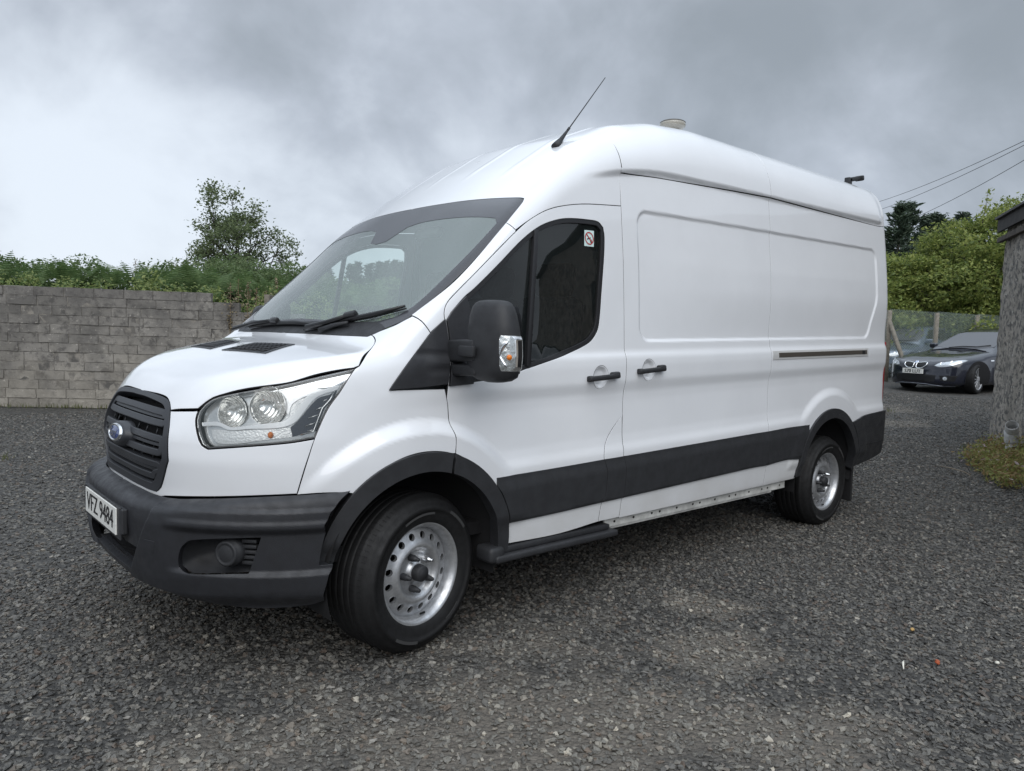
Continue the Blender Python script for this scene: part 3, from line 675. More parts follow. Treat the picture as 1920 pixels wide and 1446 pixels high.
hedge('hedge',[(-4.5,18.0,2.75,.7),(-1.6,16.2,2.65,.7),(.43,14.7,2.72,.7),(2.86,13.2,2.62,.7),(4.6,13.6,2.75,.8),(6.6,15.4,3.0,.8),(9.0,17.2,3.1,.9)],'long dark green hedge rising behind the block wall',[G_HEDGE,G_FERN],620,.075,1.2,rg)
hedge('hedge',[(9.0,20.5,3.3,1.0),(12,18.6,3.4,1.0),(15.5,17.0,3.3,1.0),(19,14.5,3.3,1.0),(22,12.5,3.5,1.0)],'distant dark hedge seen through the windscreen of the van',[G_HEDGE,G_FERN],520,.13,.3,rg)
# brambles and weeds just behind the wall, lighter
hedge('bramble_bush',[tuple(WO[:2]+WD[:2]*s-WN[:2]*.55)+(h,.5) for s,h in ((-2.6,2.28),(-.6,2.22),(.6,2.14),(1.6,2.06),(2.6,2.06),(3.4,2.02),(4.4,1.86),(5.6,1.75))],'pale green brambles spilling over the top of the block wall',[G_BRAM,G_FERN],420,.06,1.1,rg,cat='bramble')
hedge('weed_patch',[(5.2,8.2,1.55,.5),(7.5,9.5,1.7,.5),(10.5,10.2,1.75,.6),(13.0,9.6,1.8,.6)],'tall pale weeds growing beyond the van, seen through its windscreen',[G_BRAM,G_FERN],300,.07,.1,rg,cat='weeds',core=False)
# bracken fronds standing out of the hedge top
def fronds(name,bases,length,m,label,cat,rng,pin=13,kind=None):
    Vs=[];Qs=[];nb=0
    for bx_,by_,bz_ in bases:
        az=rng.random()*6.283; lean=.35+rng.random()*.5; Lf=length*(.7+.6*rng.random()); tdir=np.array([math.cos(az),math.sin(az),0])
        side=np.array([-math.sin(az),math.cos(az),0])
        for i in range(2,pin):
            t=i/pin; pos=np.array([bx_,by_,bz_])+tdir*lean*Lf*t*t+np.array([0,0,1])*Lf*(t-.45*lean*t*t); tan=tdir*2*lean*t+np.array([0,0,1])*(1-.9*lean*t); tan/=np.linalg.norm(tan)
            w=Lf*.34*math.sin(math.pi*min(1,.15+.9*t))*(1-.55*t)
            for sgn in (-1,1):
                tip=pos+side*sgn*w+tan*w*.35-np.array([0,0,w*.15]); hw=tan*Lf*.026
                Vs+= [pos-hw,pos+hw,tip+hw*.3,tip-hw*.3]; Qs.append((nb,nb+1,nb+2,nb+3)); nb+=4
    return np_mesh(name,Vs,Qs,m)
bs=[]
for i in range(420):
    s=-3.5+9.5*rg.random(); b_=WO+WD*s-WN*(2.0+1.8*rg.random()); bs.append((b_[0],b_[1],2.0+.22*rg.random()-.05*max(0,s-2)))
tag(fronds('bracken',bs,.52,[G_FERN],'','',rg),kind='stuff')
# dock seed heads
for i,(px,py,d,h) in enumerate(((432,530,12.2,.75),(447,523,12.6,.85),(465,528,12.0,.75),(481,540,11.6,.75),(518,522,14.2,.5),(254,487,15.2,.55),(500,545,11.8,.6))):
    top=view_pt(px,py,d); Vd=[];
    k=150; z=rg.random(k)**.8; P=top-np.array([0,0,1])*h*z[:,None]+rg.normal(size=(k,3))*(.012+.035*np.sin(np.pi*np.clip(z,0,1)))[:,None]
    V,Q=leaves(P,.035,wid=.8,rng=rg); root=thing('dock_plant',['rusty brown dock seed head furthest left of the cluster by the broken wall end','tallest rusty dock seed head, second from left by the broken wall end','rusty dock seed head in the middle of the cluster by the wall end','short rusty dock seed head just right of the broken wall end','rusty dock seed head nearest to the windscreen edge of the van','lone dark seed spike standing up from the hedge above the block wall','rusty dock seed head beside the short wooden post'][i],'weed',(top[0],top[1],0),0,'dock seed heads')
    np_mesh('seed_head',V,Q,[G_DOCK],root)['kind']='stuff'; A=Acc(); A.tube([(top[0],top[1],0),tuple(top)],[.008,.003],5); A.obj('stem',mat('dock_stem',(.16,.11,.06),rough=.8),root)
# open-crowned tree behind the hedge
def branchy(root,base,h,spread,levels,rng,r0,droop=0.0,leaf=None,nleaf=70,leafsize=.11,csize=.42,trunk_to=.35,first=7,bark=BARK):
    A=Acc(); tips=[]
    top=np.array(base)+np.array([rng.normal()*.1,rng.normal()*.1,h*.78]); tr=[np.array(base)+(top-np.array(base))*t+np.array([rng.normal(),rng.normal(),0])*.06*h*.3*t for t in np.linspace(0,1,7)]
    A.tube(tr,[r0*(1-.8*t) for t in np.linspace(0,1,7)],8); LA=Acc(); TA=A
    def grow(p,d,L_,r,lv):
        pts=[p]; q=p.copy(); dd=d.copy()
        for i in range(4):
            dd=dd+rng.normal(size=3)*.16+np.array([0,0,.10-droop]); dd/=np.linalg.norm(dd); q=q+dd*L_/4; pts.append(q.copy())
        LA.tube(pts,[r*(1-.65*t) for t in np.linspace(0,1,5)],5)
        if lv==0: tips.append((pts[-1],.9)); tips.append((pts[-2],.8)); return
        for k in range(3+int(rng.random()*2)):
            t=.45+.55*rng.random(); i=min(3,int(t*4)); b=pts[i]+(pts[i+1]-pts[i])*(t*4-i); nd=dd+rng.normal(size=3)*.65; nd/=np.linalg.norm(nd); grow(b,nd,L_*.55,r*.5,lv-1)
    for k in range(first):
        t=trunk_to+(1-trunk_to)*(k+.5*rng.random())/first; i=min(5,int(t*6)); p=tr[i]+(tr[i+1]-tr[i])*(t*6-i); a=k*2.4+rng.random(); el=.25+.9*t*rng.random()+.2
        d=np.array([math.cos(a)*math.cos(el),math.sin(a)*math.cos(el),math.sin(el)]); grow(p,d,spread*(1.15-.55*t)*(.7+.4*rng.random()),r0*.42*(1.1-t*.6),levels)
    TA.obj('trunk',bark,root); LA.obj('limb',bark,root)['kind']='stuff'
    P=[];
    for c,w in tips:
        k=int(nleaf*w*(.5+rng.random())); P.append(c+rng.normal(size=(k,3))*csize*np.array([.5,.5,.36])*(.6+.6*rng.random()))
    P=np.concatenate(P); V,Q=leaves(P,leafsize,up=.25,wid=.5,rng=rng); np_mesh('crown',V,Q,leaf or [G_ASH],root)
tb=view_pt(445,560,25.5)
T1=thing('tree','tall open crowned tree with gaps of sky standing behind the hedge','tree',(tb[0],tb[1],0))
branchy(T1,(tb[0],tb[1],0),5.05,2.35,2,np.random.default_rng(5),.16,leaf=[G_ASH],nleaf=46,leafsize=.105,csize=.36,trunk_to=.42,first=13)
sb=view_pt(455,520,22)
hedge('shrub',[(sb[0]-1.7,sb[1]+1.6,3.3,1.0),(sb[0],sb[1],3.75,1.1),(sb[0]+1.7,sb[1]-1.5,3.35,1.0)],'rounded dark green shrub at the foot of the open tree',[G_HEDGE],230,.09,1.0,rg,cat='shrub')
# conifers
def conifer(base,h,w,rng,label,group,mats=[G_CON],cat='conifer'):
    root=thing('conifer',label,cat,tuple(base),0,group); A=Acc(); b=np.array(base,float)
    A.tube([b,b+np.array([0,0,h*.6]),b+np.array([0,0,h])],[.03*h*.5,.012*h,.004],7); A.obj('trunk',BARK,root)
    P=[];D=[]
    nb=int(150)
    for i in range(nb):
        t=(i+rng.random())/nb; z=h*(.12+.86*t); R_=w*(1-t)**.75*(.65+.5*rng.random())+.08; a=rng.random()*6.283
        k=int(16+34*(1-t)); s=rng.random(k)**.6
        p=b+np.stack([np.cos(a)*R_*s+rng.normal(size=k)*.07*w,np.sin(a)*R_*s+rng.normal(size=k)*.07*w,z-.14*R_*s+.22*R_*s*s*1.2+rng.normal(size=k)*.05],1); P.append(p)
        D.append(np.tile([math.cos(a),math.sin(a),.55],(k,1)))
    V,Q=leaves(np.concatenate(P),.034*h+.06,up=.1,wid=.28,rng=rng,dirs=np.concatenate(D)); np_mesh('crown',V,Q,mats,root)
rc=np.random.default_rng(21)
ci=0
for px,d,h,w in ((1672,31,1.0,1.5),(1690,33,1.0,1.7),(1718,34,.93,1.6),(1740,33,.95,2.0),(1765,34,.9,1.7),(1790,36,.95,1.8)):
    b_=view_pt(px,640,d); top=view_pt(px,383 if px>1700 else 378,d); ci+=1; conifer((b_[0],b_[1],float(gz(min(b_[0],30),0))),(top[2]-float(gz(min(b_[0],30),0)))*h,w,rc,['dark conifer at right closest to the rear edge of the white van','tall dark conifer second from the van among those behind the pale bush','dark conifer third from the van among those behind the pale bush','broad dark conifer fourth from the van behind the pale bush','dark conifer fifth from the van, next to the shed side one','dark conifer closest to the shed behind the pale bush'][ci-1],'conifers behind the right bush')
ORD=['leftmost','second','third','fourth','fifth','sixth','seventh','eighth','ninth','tenth','rightmost']; ci=0
for px,d,py in ((577,40,500),(612,41,497),(655,39,495),(668,42,490),(690,40,494),(707,42,489),(722,40,488),(737,41,486),(752,40,489),(785,42,486),(820,41,486)):
    b_=view_pt(px,640,d); top=view_pt(px,py,d); ci+=1; conifer((b_[0],b_[1],0),top[2],1.0,rc,ORD[ci-1]+(' of' if ci in(1,11) else ' from the left of')+' the far dark conifers seen through the van windscreen','far conifers beyond the van')
# big pale bush at the right
def bush(name,px0,px1,topf,d,label,mats,nb,rng,size=.10,base=.8):
    c0=view_pt((px0+px1)/2,640,d); root=thing(name,label,'bush',(c0[0],c0[1],float(gz(min(c0[0],30),0)))); bl=[]; A=Acc()
    for i in range(nb):
        px=px0+(px1-px0)*rng.random(); tp=topf(px); py=tp+(636-tp)*rng.random()**.8; dd=d+rng.normal()*1.1-.5*(py-tp)/(636-tp)
        c=view_pt(px,py+14,dd); r=.22+.30*rng.random(); bl.append((c,(r*1.25,r*1.25,r*.8),r*2.4))
        if i%6==0: A.tube([(c0[0],c0[1],.9),(c0+(c-c0)*.5)+np.array([0,0,.3]),c],[.05,.03,.01],5)
    A.obj('stem',BARK,root)['kind']='stuff'
    P=cluster_pts(bl,150,rng,.35); V,Q=leaves(P,size,up=.5,wid=.55,rng=rng); mi=(rng.random(len(Q))<.28).astype(int); np_mesh('crown',V,Q,mats,root,mi)
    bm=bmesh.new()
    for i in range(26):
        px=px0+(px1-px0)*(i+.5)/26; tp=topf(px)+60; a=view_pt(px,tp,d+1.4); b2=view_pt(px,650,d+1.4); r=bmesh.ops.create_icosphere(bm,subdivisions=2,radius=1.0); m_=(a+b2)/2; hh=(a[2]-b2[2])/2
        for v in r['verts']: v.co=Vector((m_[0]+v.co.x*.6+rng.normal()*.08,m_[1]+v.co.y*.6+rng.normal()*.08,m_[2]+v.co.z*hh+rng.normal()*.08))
    bm_obj('foliage_core',bm,mat('core_shade',(.022,.028,.016)),root)['kind']='stuff'  # dark filler lumps painted as the bush's inner shade
    return root
def tf(px): return float(np.interp(px,[1640,1680,1720,1745,1775,1790,1815,1850,1875,1900,1950],[480,470,455,430,408,400,398,388,372,366,366]))
bush('pale_bush',1650,1945,tf,24.5,'large yellow green bush rising above the wire fence at right',[G_BUSH,G_BUSHD],520,np.random.default_rng(31),.12)
# long bare shoots out of the bush
A=Acc(); 
tipv=view_pt(1852,362,22.8); b_=view_pt(1842,420,22.8); A.tube([b_,(b_+tipv)/2+np.array([.03,0,0]),tipv],[.015,.01,.004],5); P=np.concatenate([b_+(tipv-b_)*t+RNG.normal(size=(9,3))*.09 for t in np.linspace(.1,1,7)])
root=thing('shoot','leafy bare shoot sticking up above the pale bush at right','shoot',tuple(b_)); A.obj('stem',BARK,root); V,Q=leaves(P,.12,rng=RNG); np_mesh('leaf_spray',V,Q,[G_BUSH],root)['kind']='stuff'
# ------------------------------------------------------------------ wire fence
PW=mat('post_wood',(.22,.20,.165),rough=.85,var=.35,vscale=14,bump=.4,bscale=80)
fp=[view_pt(1668,582,19.3),view_pt(1757,587,20.4),view_pt(1833,591,21.6),view_pt(1905,595,23.0)]
FR=thing('wire_fence','green chain link fence on wooden posts below the pale bush','fence',(fp[0][0],fp[0][1],float(gz(fp[0][0],0))))
for i,p in enumerate(fp):
    g0=float(gz(p[0],p[1])); A=Acc(); A.tube([(p[0],p[1],g0-.1),(p[0],p[1],p[2])],.068,10); A.obj('post',PW,FR)
a=fp[0]; A=Acc(); A.tube([a-np.array([0,0,.25]),np.array([view_pt(1712,676,18.6)[0],view_pt(1712,676,18.6)[1],float(gz(view_pt(1712,676,18.6)[0],0))])],.055,8); A.obj('brace',PW,FR)
A=Acc(); ext=[fp[0]-(fp[1]-fp[0])*1.6]+fp
for p,q in zip(ext[:-1],ext[1:]):
    Lf=math.hypot(q[0]-p[0],q[1]-p[1]); u_=np.array([(q[0]-p[0])/Lf,(q[1]-p[1])/Lf,0]); g0=float(gz(p[0],0)); H_=p[2]+.04-g0; k=.075
    for sgn in (-1,1):
        for s in np.arange(-H_,Lf+H_,k):
            s0,z0,s1,z1=(s,0,s+H_,H_) if sgn>0 else (s,H_,s+H_,0)
            lo=max(0,-s0)/H_; hi_=min(1,(Lf-s0)/H_)
            if hi_<=lo: continue
            f0=np.array([p[0],p[1],g0])+u_*(s0+lo*H_)+np.array([0,0,z0+(z1-z0)*lo]); f1=np.array([p[0],p[1],g0])+u_*(s0+hi_*H_)+np.array([0,0,z0+(z1-z0)*hi_]); A.tube([f0,f1],.0034,3)
A.obj('wire_mesh',mat('fence_wire',(.24,.29,.27),rough=.5,metal=.3),FR)['kind']='stuff'
# lone post behind the wall
lp=view_pt(504,553,11.2); A=Acc(); bm=bmesh.new(); box(bm,(lp[0],lp[1],lp[2]/2),(.11,.09,lp[2]),Matrix.Rotation(.6,3,'Z'),.006); tag(bm_obj('fence_post',bm,PW),'short square wooden post among the brambles behind the van','post')
# ------------------------------------------------------------------ shed at the right
SHM,t,b=nodes_of('old_render'); n=t.nodes.new; l=t.links.new; geo=n('ShaderNodeNewGeometry')
col=rgbmix(t,mrng(t,nzt(t,4.0,7,.65,geo),.42,.60),(.37,.335,.29),(.26,.237,.205))
col=rgbmix(t,mrng(t,nzt(t,13,7,.7,geo),.48,.56),col,(.11,.104,.098)); col=rgbmix(t,mrng(t,nzt(t,22,5,.6,geo),.60,.68),col,(.46,.44,.40))
l(col,b.inputs['Base Color']); b.inputs['Roughness'].default_value=.95
bp=n('ShaderNodeBump'); bp.inputs['Strength'].default_value=1.0; bp.inputs['Distance'].default_value=.006; l(nzt(t,30,7,.7,geo),bp.inputs['Height']); l(bp.outputs[0],b.inputs['Normal'])
SA=np.array([10.03,-.35]); SDir=np.array([-.880,-.475]); SNr=np.array([-.475,.880])      # SNr faces the yard
SHL=6.8; SH=thing('shed','old rendered shed with dark eaves boards standing at the right edge','shed',(SA[0],SA[1],.26))
def shp(s,d,z): p=SA+SDir*s-SNr*d; return (p[0],p[1],z)
bm=bmesh.new(); nS,nZ=60,26
grid=[[bm.verts.new(Vector(shp(SHL*i/nS,.0,-.1+3.25*j/nZ))) for j in range(nZ+1)] for i in range(nS+1)]
r=random.Random(9)
for i in range(nS+1):
    for j in range(nZ+1):
        v=grid[i][j]; q=r.uniform(-.012,.012)+.02*math.sin(i*.7)*math.sin(j*.5); v.co+=Vector((SNr[0]*q,SNr[1]*q,0))+ (Vector((-SDir[0],-SDir[1],0))*(.10*(1-j/nZ)+r.uniform(-.012,.012)) if i==0 else Vector())
for i in range(nS):
    for j in range(nZ): bm.faces.new((grid[i][j],grid[i+1][j],grid[i+1][j+1],grid[i][j+1]))
back=[[bm.verts.new(Vector(shp(s,4.0,z))) for z in (-.1,3.15)] for s in (0,SHL)]
for k,(gi_,s) in enumerate(((0,0),(nS,1))):
    f=[grid[gi_][j] for j in range(nZ+1)]+[back[s][1],back[s][0]]; bm.faces.new(f)
bm.faces.new((back[0][0],back[0][1],back[1][1],back[1][0])); bmesh.ops.recalc_face_normals(bm,faces=bm.faces)
bm_obj('wall',bm,SHM,SH,True,auto=40)
EB=mat('eaves_board',(.030,.026,.024),rough=.7,var=.5,vscale=9,bump=.5,bscale=40); Rs=Matrix(((SDir[0],SNr[0],0),(SDir[1],SNr[1],0),(0,0,1)))
bm=bmesh.new(); c=shp(SHL/2-.06,-.06,3.12); box(bm,c,(SHL+.16,.035,.17),Rs,.004); bm_obj('fascia_board',bm,EB,SH)
bm=bmesh.new(); c=shp(SHL/2-.1,-.04,2.93); box(bm,c,(SHL+.1,.06,.07),Rs,.006); bm_obj('eaves_beam',bm,mat('beam_wood',(.09,.075,.062),rough=.8,var=.5,vscale=10),SH)
bm=bmesh.new(); c=shp(SHL/2-.02,1.98,3.225); vs=box(bm,c,(SHL+.22,4.20,.035),Rs,.004)
bm_obj('roof',bm,mat('roof_sheet',(.045,.043,.043),rough=.6),SH)
# shed doors that the van's glass picks up
for k,s in enumerate((4.3,5.9)):
    bm=bmesh.new(); box(bm,shp(s,-.03,1.25),(1.9,.05,2.3),Rs,.006)
    for q in (-.95,-.5,0,.5,.95): box(bm,shp(s+q,-.065,1.25),(.07,.03,2.2),Rs,.004)
    bm_obj('door',bm,EB,SH)
# broken pipe and weeds at its foot
pp=np.array([8.42,-1.00]); DP=thing('drain_pipe','broken pale grey plastic drain pipe stub at the foot of the shed wall','pipe',(pp[0],pp[1],.18))
PIPE=mat('pipe_grey',(.42,.42,.41),rough=.5,var=.3,vscale=20)
def hollow(p0,p1,r,th,m,nm):
    p0=Vector(p0);p1=Vector(p1); d=(p1-p0); L_=d.length; M=d.to_track_quat('Z','Y').to_matrix(); V,F=lathe_vf([(r,0),(r,L_),(r-th,L_),(r-th,0)],28); V=[p0+M@Vector((v[0],v[2],v[1])) for v in V]; return mesh(nm,V,F,m,DP)
hollow((pp[0],pp[1],.12),(pp[0],pp[1],.33),.062,.006,PIPE,'pipe_riser'); hollow((pp[0]+.0,pp[1],.32),(pp[0]-.02,pp[1]+.01,.46),.074,.007,PIPE,'pipe_collar'); hollow((pp[0]-.02,pp[1],.44),(pp[0]-.12,pp[1]-.02,.53),.068,.006,PIPE,'pipe_elbow')
bs=[]
def tuft(px0,px1,py0,py1,nn,hl,rng):
    out=[]
    for i in range(nn):
        x=rng.random(); px=px0+(px1-px0)*x; s=rng.random(); a_=SA+SDir*(1.2+s*2.6)+SNr*(.02+.75*rng.random()**1.4*(.35+.65*min(1,s*3))); out.append((a_[0],a_[1]))
    return out
rt=np.random.default_rng(41); pts=tuft(0,1,0,1,900,.2,rt)
Vs=[];Qs=[];nb=0
P=np.array([(x,y,float(gz(x,y))+.02+abs(rt.normal())*.085) for x,y in pts for _ in range(9)])+rt.normal(size=(8100,3))*np.array([.05,.05,.012])
V,Q=leaves(P,.045,up=.3,wid=.45,rng=rt); mi=(rt.random(len(Q))<.4).astype(int)+(rt.random(len(Q))<.06)*1
tag(np_mesh('weeds',V,Q,[leafmat('weed_green',(.19,.22,.065),(.32,.31,.11)),leafmat('weed_rust',(.24,.16,.07),(.30,.23,.11)),leafmat('weed_flower',(.55,.50,.50),(.62,.45,.5))],None,mi),kind='stuff')
def grass(name,centers,nper,h,spread,rng,m=[G_GRASS]):
    Vs=[];Qs=[];nb=0
    for c in centers:
        for i in range(nper):
            b_=np.array([c[0],c[1],0])+rng.normal(size=3)*spread; b_[2]=float(gz(b_[0],b_[1])); a=rng.random()*6.283; hh=h*(.5+rng.random()); w=np.array([math.cos(a),math.sin(a),0])*.004; lean=rng.normal(size=3)*hh*.35; lean[2]=0
            Vs+=[b_-w,b_+w,b_+w*.6+lean*.4+np.array([0,0,hh*.6]),b_-w*.6+lean*.4+np.array([0,0,hh*.6]),b_+lean+np.array([0,0,hh])]; Qs+=[(nb,nb+1,nb+2,nb+3),(nb+3,nb+2,nb+4,nb+4)]; nb+=5
    Fq=[q for q in Qs]
    o=mesh(name,Vs,[q if q[2]!=q[3] else q[:3] for q in Fq],m,None,False); return tag(o,kind='stuff')
gc=[]
for s in np.arange(-1.8,3.0,.08): 
    if rt.random()<.85: p=WO+WD*s+WN*(.05+.10*rt.random()); gc.append((p[0],p[1]))
gc+=[(-.69,5.24),(11.9,1.75),(12.4,2.4),(13.2,3.1),(9.2,1.2),(16.6,3.9),(16.9,4.1),(16.3,3.8),(16.0,3.7)]+[(8.7-.6*k*.3,-.45-.25*k*.3) for k in range(12)]
grass('grass_tufts',gc,14,.07,.05,rt)
# ------------------------------------------------------------------ overhead cables
for k,(a_,b_) in enumerate((((1600,392),(1960,245)),((1600,409),(1960,252)),((1650,433),(1960,277)))):
    p=view_pt(*a_,46); q=view_pt(*b_,23); A=Acc(); A.tube([p+(q-p)*t-np.array([0,0,1])*.25*4*t*(1-t) for t in np.linspace(0,1,14)],.011,5)
    o=A.obj('overhead_cable',mat('cable_dark',(.05,.05,.055),rough=.6)); tag(o,['uppermost of the three overhead cables crossing the sky at right','middle of the three overhead cables crossing the sky at right','lowest overhead cable, running down to the dark conifers at right'][k],'cable','overhead cables')
# ------------------------------------------------------------------ the van
VAN=thing('white_van','large white high roof panel van with black mouldings parked on the gravel yard','van',(1.9,0,0))
def mirz(P): return [(a,-b,c) for a,b,c in P]
def arc(cx,cz,r,a0,a1,n,y=-1.0): return [(cx+r*math.cos(math.radians(a0+(a1-a0)*i/n)),y,cz+r*math.sin(math.radians(a0+(a1-a0)*i/n))) for i in range(n+1)]
def sd(pts): return [(x,-float(side_w(np.array([x]),np.array([z]))[0]),z) for x,z in pts]
def zt(x,z): return z+.028*(x-1.27)
FO,FI=(-.02,.405,.482),(-.02,.385,.418)      # front arch trim, outer and inner circle
RO,RI=(3.70,.42,.497),(3.70,.40,.442)
# shared outlines (near side, traced on the body)
DOORTOP=[(1.268,-.909,2.101),(1.024,-.911,2.076),(.908,-.913,2.058),(.786,-.915,2.029),(.691,-.916,1.994),(.591,-.916,1.937),(.514,-.916,1.877),(.404,-.915,1.779),(.273,-.913,1.659),(.149,-.908,1.545),(.122,-.911,1.513),(.109,-.918,1.478)]
DOORFRONT=[(.109,-.924,1.452),(.115,-.937,1.378),(.116,-.952,1.297),(.110,-.969,1.231),(.103,-.97,1.177),(.10,-.969,1.150),(.099,-.966,1.109),(.109,-.962,1.078),(.119,-.961,1.007),(.130,-1.0,.935)]
ARC_D=arc(*FO,72,4,10); ARC_D[0]=(.128,-1.0,.868)      # arch edge on the door, top to bottom
arcD=[p for p in arc(*FO,71.5,0,14)]+[(.462,-1,.41)]
WIN=[(.216,-.923,1.555),(.265,-.926,1.593),(.395,-.929,1.707),(.534,-.928,1.832),(.645,-.925,1.910),(.739,-.923,1.952),(.847,-.921,1.980),(1.018,-.921,1.994),(1.083,-.921,1.991),(1.117,-.925,1.967),(1.125,-.93,1.919),(1.114,-.941,1.805),(1.092,-.953,1.642),(1.068,-.965,1.465),(1.047,-.968,1.416),(.987,-.971,1.364),(.824,-.978,1.307),(.605,-.988,1.250),(.507,-.988,1.225)]
FLAP=[(1.268,-.979,.985),(1.195,-.981,.917),(1.139,-.985,.853),(1.112,-.998,.789),(1.112,-1,.755),(1.128,-1,.69),(1.122,-1,.58),(1.105,-1,.51),(1.10,-1,.425)]
WSR=[(-.128,-.700,1.376),(-.077,-.800,1.405),(-.045,-.842,1.440),(-.02,-.852,1.466),(.197,-.880,1.631),(.486,-.873,1.921),(.600,-.853,2.035),(.622,-.838,2.058),(.618,-.81,2.068),(.580,-.51,2.082),(.548,-.254,2.088),(.535,0,2.088)]
HL=[(-.315,-.904,1.238),(-.381,-.908,1.148),(-.43,-.898,1.078),(-.48,-.89,.965),(-.579,-.844,.947),(-.804,-.645,.915),(-.819,-.625,.929),(-.827,-.604,.966),(-.826,-.578,1.021),(-.814,-.574,1.057),(-.796,-.585,1.083),(-.772,-.604,1.105),(-.735,-.645,1.122),(-.563,-.804,1.173)]
D_SIDE=(0,-1,.12); D_WING=(-.38,-.8,.45); D_NOSE=(-.80,-.60,.06); D_BON=(-.55,0,.83); D_CAP=(-.35,-.75,.55); D_ROOF=(0,-.88,.47); D_WS=(-.68,0,.73)
def near_far(name,outline,d,m,**k):
    return panel(name,outline,d,m,VAN,mirror='pair',**k)
# --- front wing
wing=[(-.48,-.89,.965),(-.43,-.898,1.078),(-.381,-.908,1.148),(-.315,-.904,1.238),(-.297,-.904,1.248),(-.234,-.858,1.297),(-.171,-.809,1.343),(-.148,-.765,1.362),(-.138,-.715,1.371),
      (-.077,-.800,1.405),(-.045,-.842,1.440),(-.018,-.86,1.46),(.004,-.897,1.439),(.033,-.927,1.39),(-.07,-.943,1.283),(-.163,-.949,1.174),(-.182,-.949,1.149),(.085,-.969,1.150),
      (.099,-.966,1.109),(.109,-.962,1.078),(.119,-.961,1.007),(.130,-1.0,.935),(.129,-1.0,.868)]
wing+=arc(*FO,74,133,12)+[(-.385,-.95,.748),(-.539,-.863,.742),(-.504,-.884,.886)]
near_far('front_wing',wing,D_WING,PAINT,h=.011,corner=48)
# --- bonnet
bon=[(-.868,0,1.098),(-.865,-.10,1.098),(-.858,-.308,1.092),(-.866,-.375,1.078),(-.872,-.417,1.047),(-.814,-.564,1.062),(-.798,-.58,1.088),(-.772,-.604,1.112),(-.735,-.645,1.128),(-.563,-.804,1.178),(-.440,-.862,1.208),(-.322,-.902,1.242),(-.297,-.904,1.248),(-.234,-.858,1.297),(-.171,-.809,1.343),(-.148,-.765,1.362),(-.140,-.722,1.370),(-.175,-.45,1.37),(-.19,0,1.365)]
bonnet=panel('bonnet',bon,D_BON,PAINT,VAN,mirror='join',h=.02,corner=48)
# --- front panel round the grille
fas=[(-.945,0,.713),(-.938,-.219,.700),(-.915,-.39,.690),(-.905,-.44,.703),(-.742,-.698,.730),(-.539,-.863,.746),(-.504,-.884,.886),(-.481,-.89,.960),(-.579,-.844,.944),(-.804,-.645,.912),(-.822,-.622,.927),(-.831,-.60,.966),(-.830,-.575,1.021),(-.818,-.568,1.055),
     (-.872,-.42,1.043),(-.893,-.463,.978),(-.901,-.485,.853),(-.908,-.415,.737),(-.916,-.378,.712),(-.937,-.226,.7155),(-.945,0,.7175)]
fas[0]=(-.945,0,.690); fas[1]=(-.938,-.219,.688)
panel('front_panel',fas,D_NOSE,PAINT,VAN,mirror='join',h=.0171)
# --- windscreen with its printed black border
ws=[(-.165,0,1.375),(-.150,-.45,1.375)]+WSR
def inset_pts(): pass
panel('windscreen',ws,D_WS,glass('windscreen_glass',(.84,.93,.90),ior=1.65,haze=.22,drops=True),VAN,mirror='join',h=.05,lip=.004,off=-.004)  # haze film paints pale sky reflection into the pane; drops are rain
frit_in=[(-.10,0,1.43),(-.105,-.45,1.425),(-.085,-.66,1.43),(-.045,-.775,1.455),(.014,-.822,1.512),(.223,-.835,1.68),(.462,-.835,1.918),(.485,-.80,1.945),(.480,-.76,1.957),(.471,-.585,1.972),(.437,-.273,1.972),(.409,-.16,1.954),(.33,-.08,1.87),(.315,0,1.862)]
ring=ws+[]
panel('windscreen_border',[(-.165,0,1.375),(-.150,-.45,1.375)]+WSR+frit_in[::-1],D_WS,mat('black_print',(.030,.030,.036),rough=.30,coat=.6,bump=.6,bscale=260),VAN,mirror='join',h=.03,lip=.001,off=-.0018,gap=.001)
# --- pillars beside the windscreen
pil=[(-.02,-.855,1.466),(.197,-.883,1.631),(.486,-.876,1.921),(.515,-.914,1.886)]+DOORTOP[6:]+[(.109,-.924,1.449),(.033,-.927,1.392),(.004,-.897,1.441)]
near_far('a_pillar',pil,(-.45,-.7,.5),PAINT,h=.015)
# --- raised roof: front cap and two roof sections
B_UP=[(1.27,-.909,2.101),(1.27,-.903,2.18),(1.27,-.897,2.276),(1.27,-.89,2.34),(1.27,-.865,2.40),(1.27,-.825,2.47),(1.27,-.75,2.53),(1.27,-.6,2.565),(1.27,-.4,2.58),(1.27,-.2,2.585),(1.27,0,2.59)]
cap=[(.535,0,2.090),(.548,-.254,2.090),(.580,-.51,2.084),(.618,-.81,2.071),(.626,-.842,2.060),(.602,-.857,2.035),(.486,-.876,1.921),(.515,-.914,1.886),(.591,-.916,1.937),(.691,-.916,1.994),(.786,-.915,2.029),(.908,-.913,2.058),(1.024,-.911,2.076)]+B_UP
capo=panel('roof_cap',cap,D_CAP,PAINT,VAN,mirror='join',h=.009,hv=.007)
XS=2.78; XR=4.70
GUT0=[(x,float(np.interp(x,[1.27,1.6,2.0,2.78,3.5,4.40,4.53],[2.276,2.306,2.325,2.362,2.372,2.385,2.388]))) for x in np.linspace(1.27,4.53,24)]; GUT=sd(GUT0)
GA=sd([(1.27,2.276)])+[p for p in GUT if 1.35<p[0]<2.66]+sd([(2.78,2.362)]); GB=sd([(2.78,2.362)])+[p for p in GUT if p[0]>2.90]+[(4.66,-.89,2.390)]
dn=lambda P,q=.0: [(x,y,z-q) for x,y,z in P]
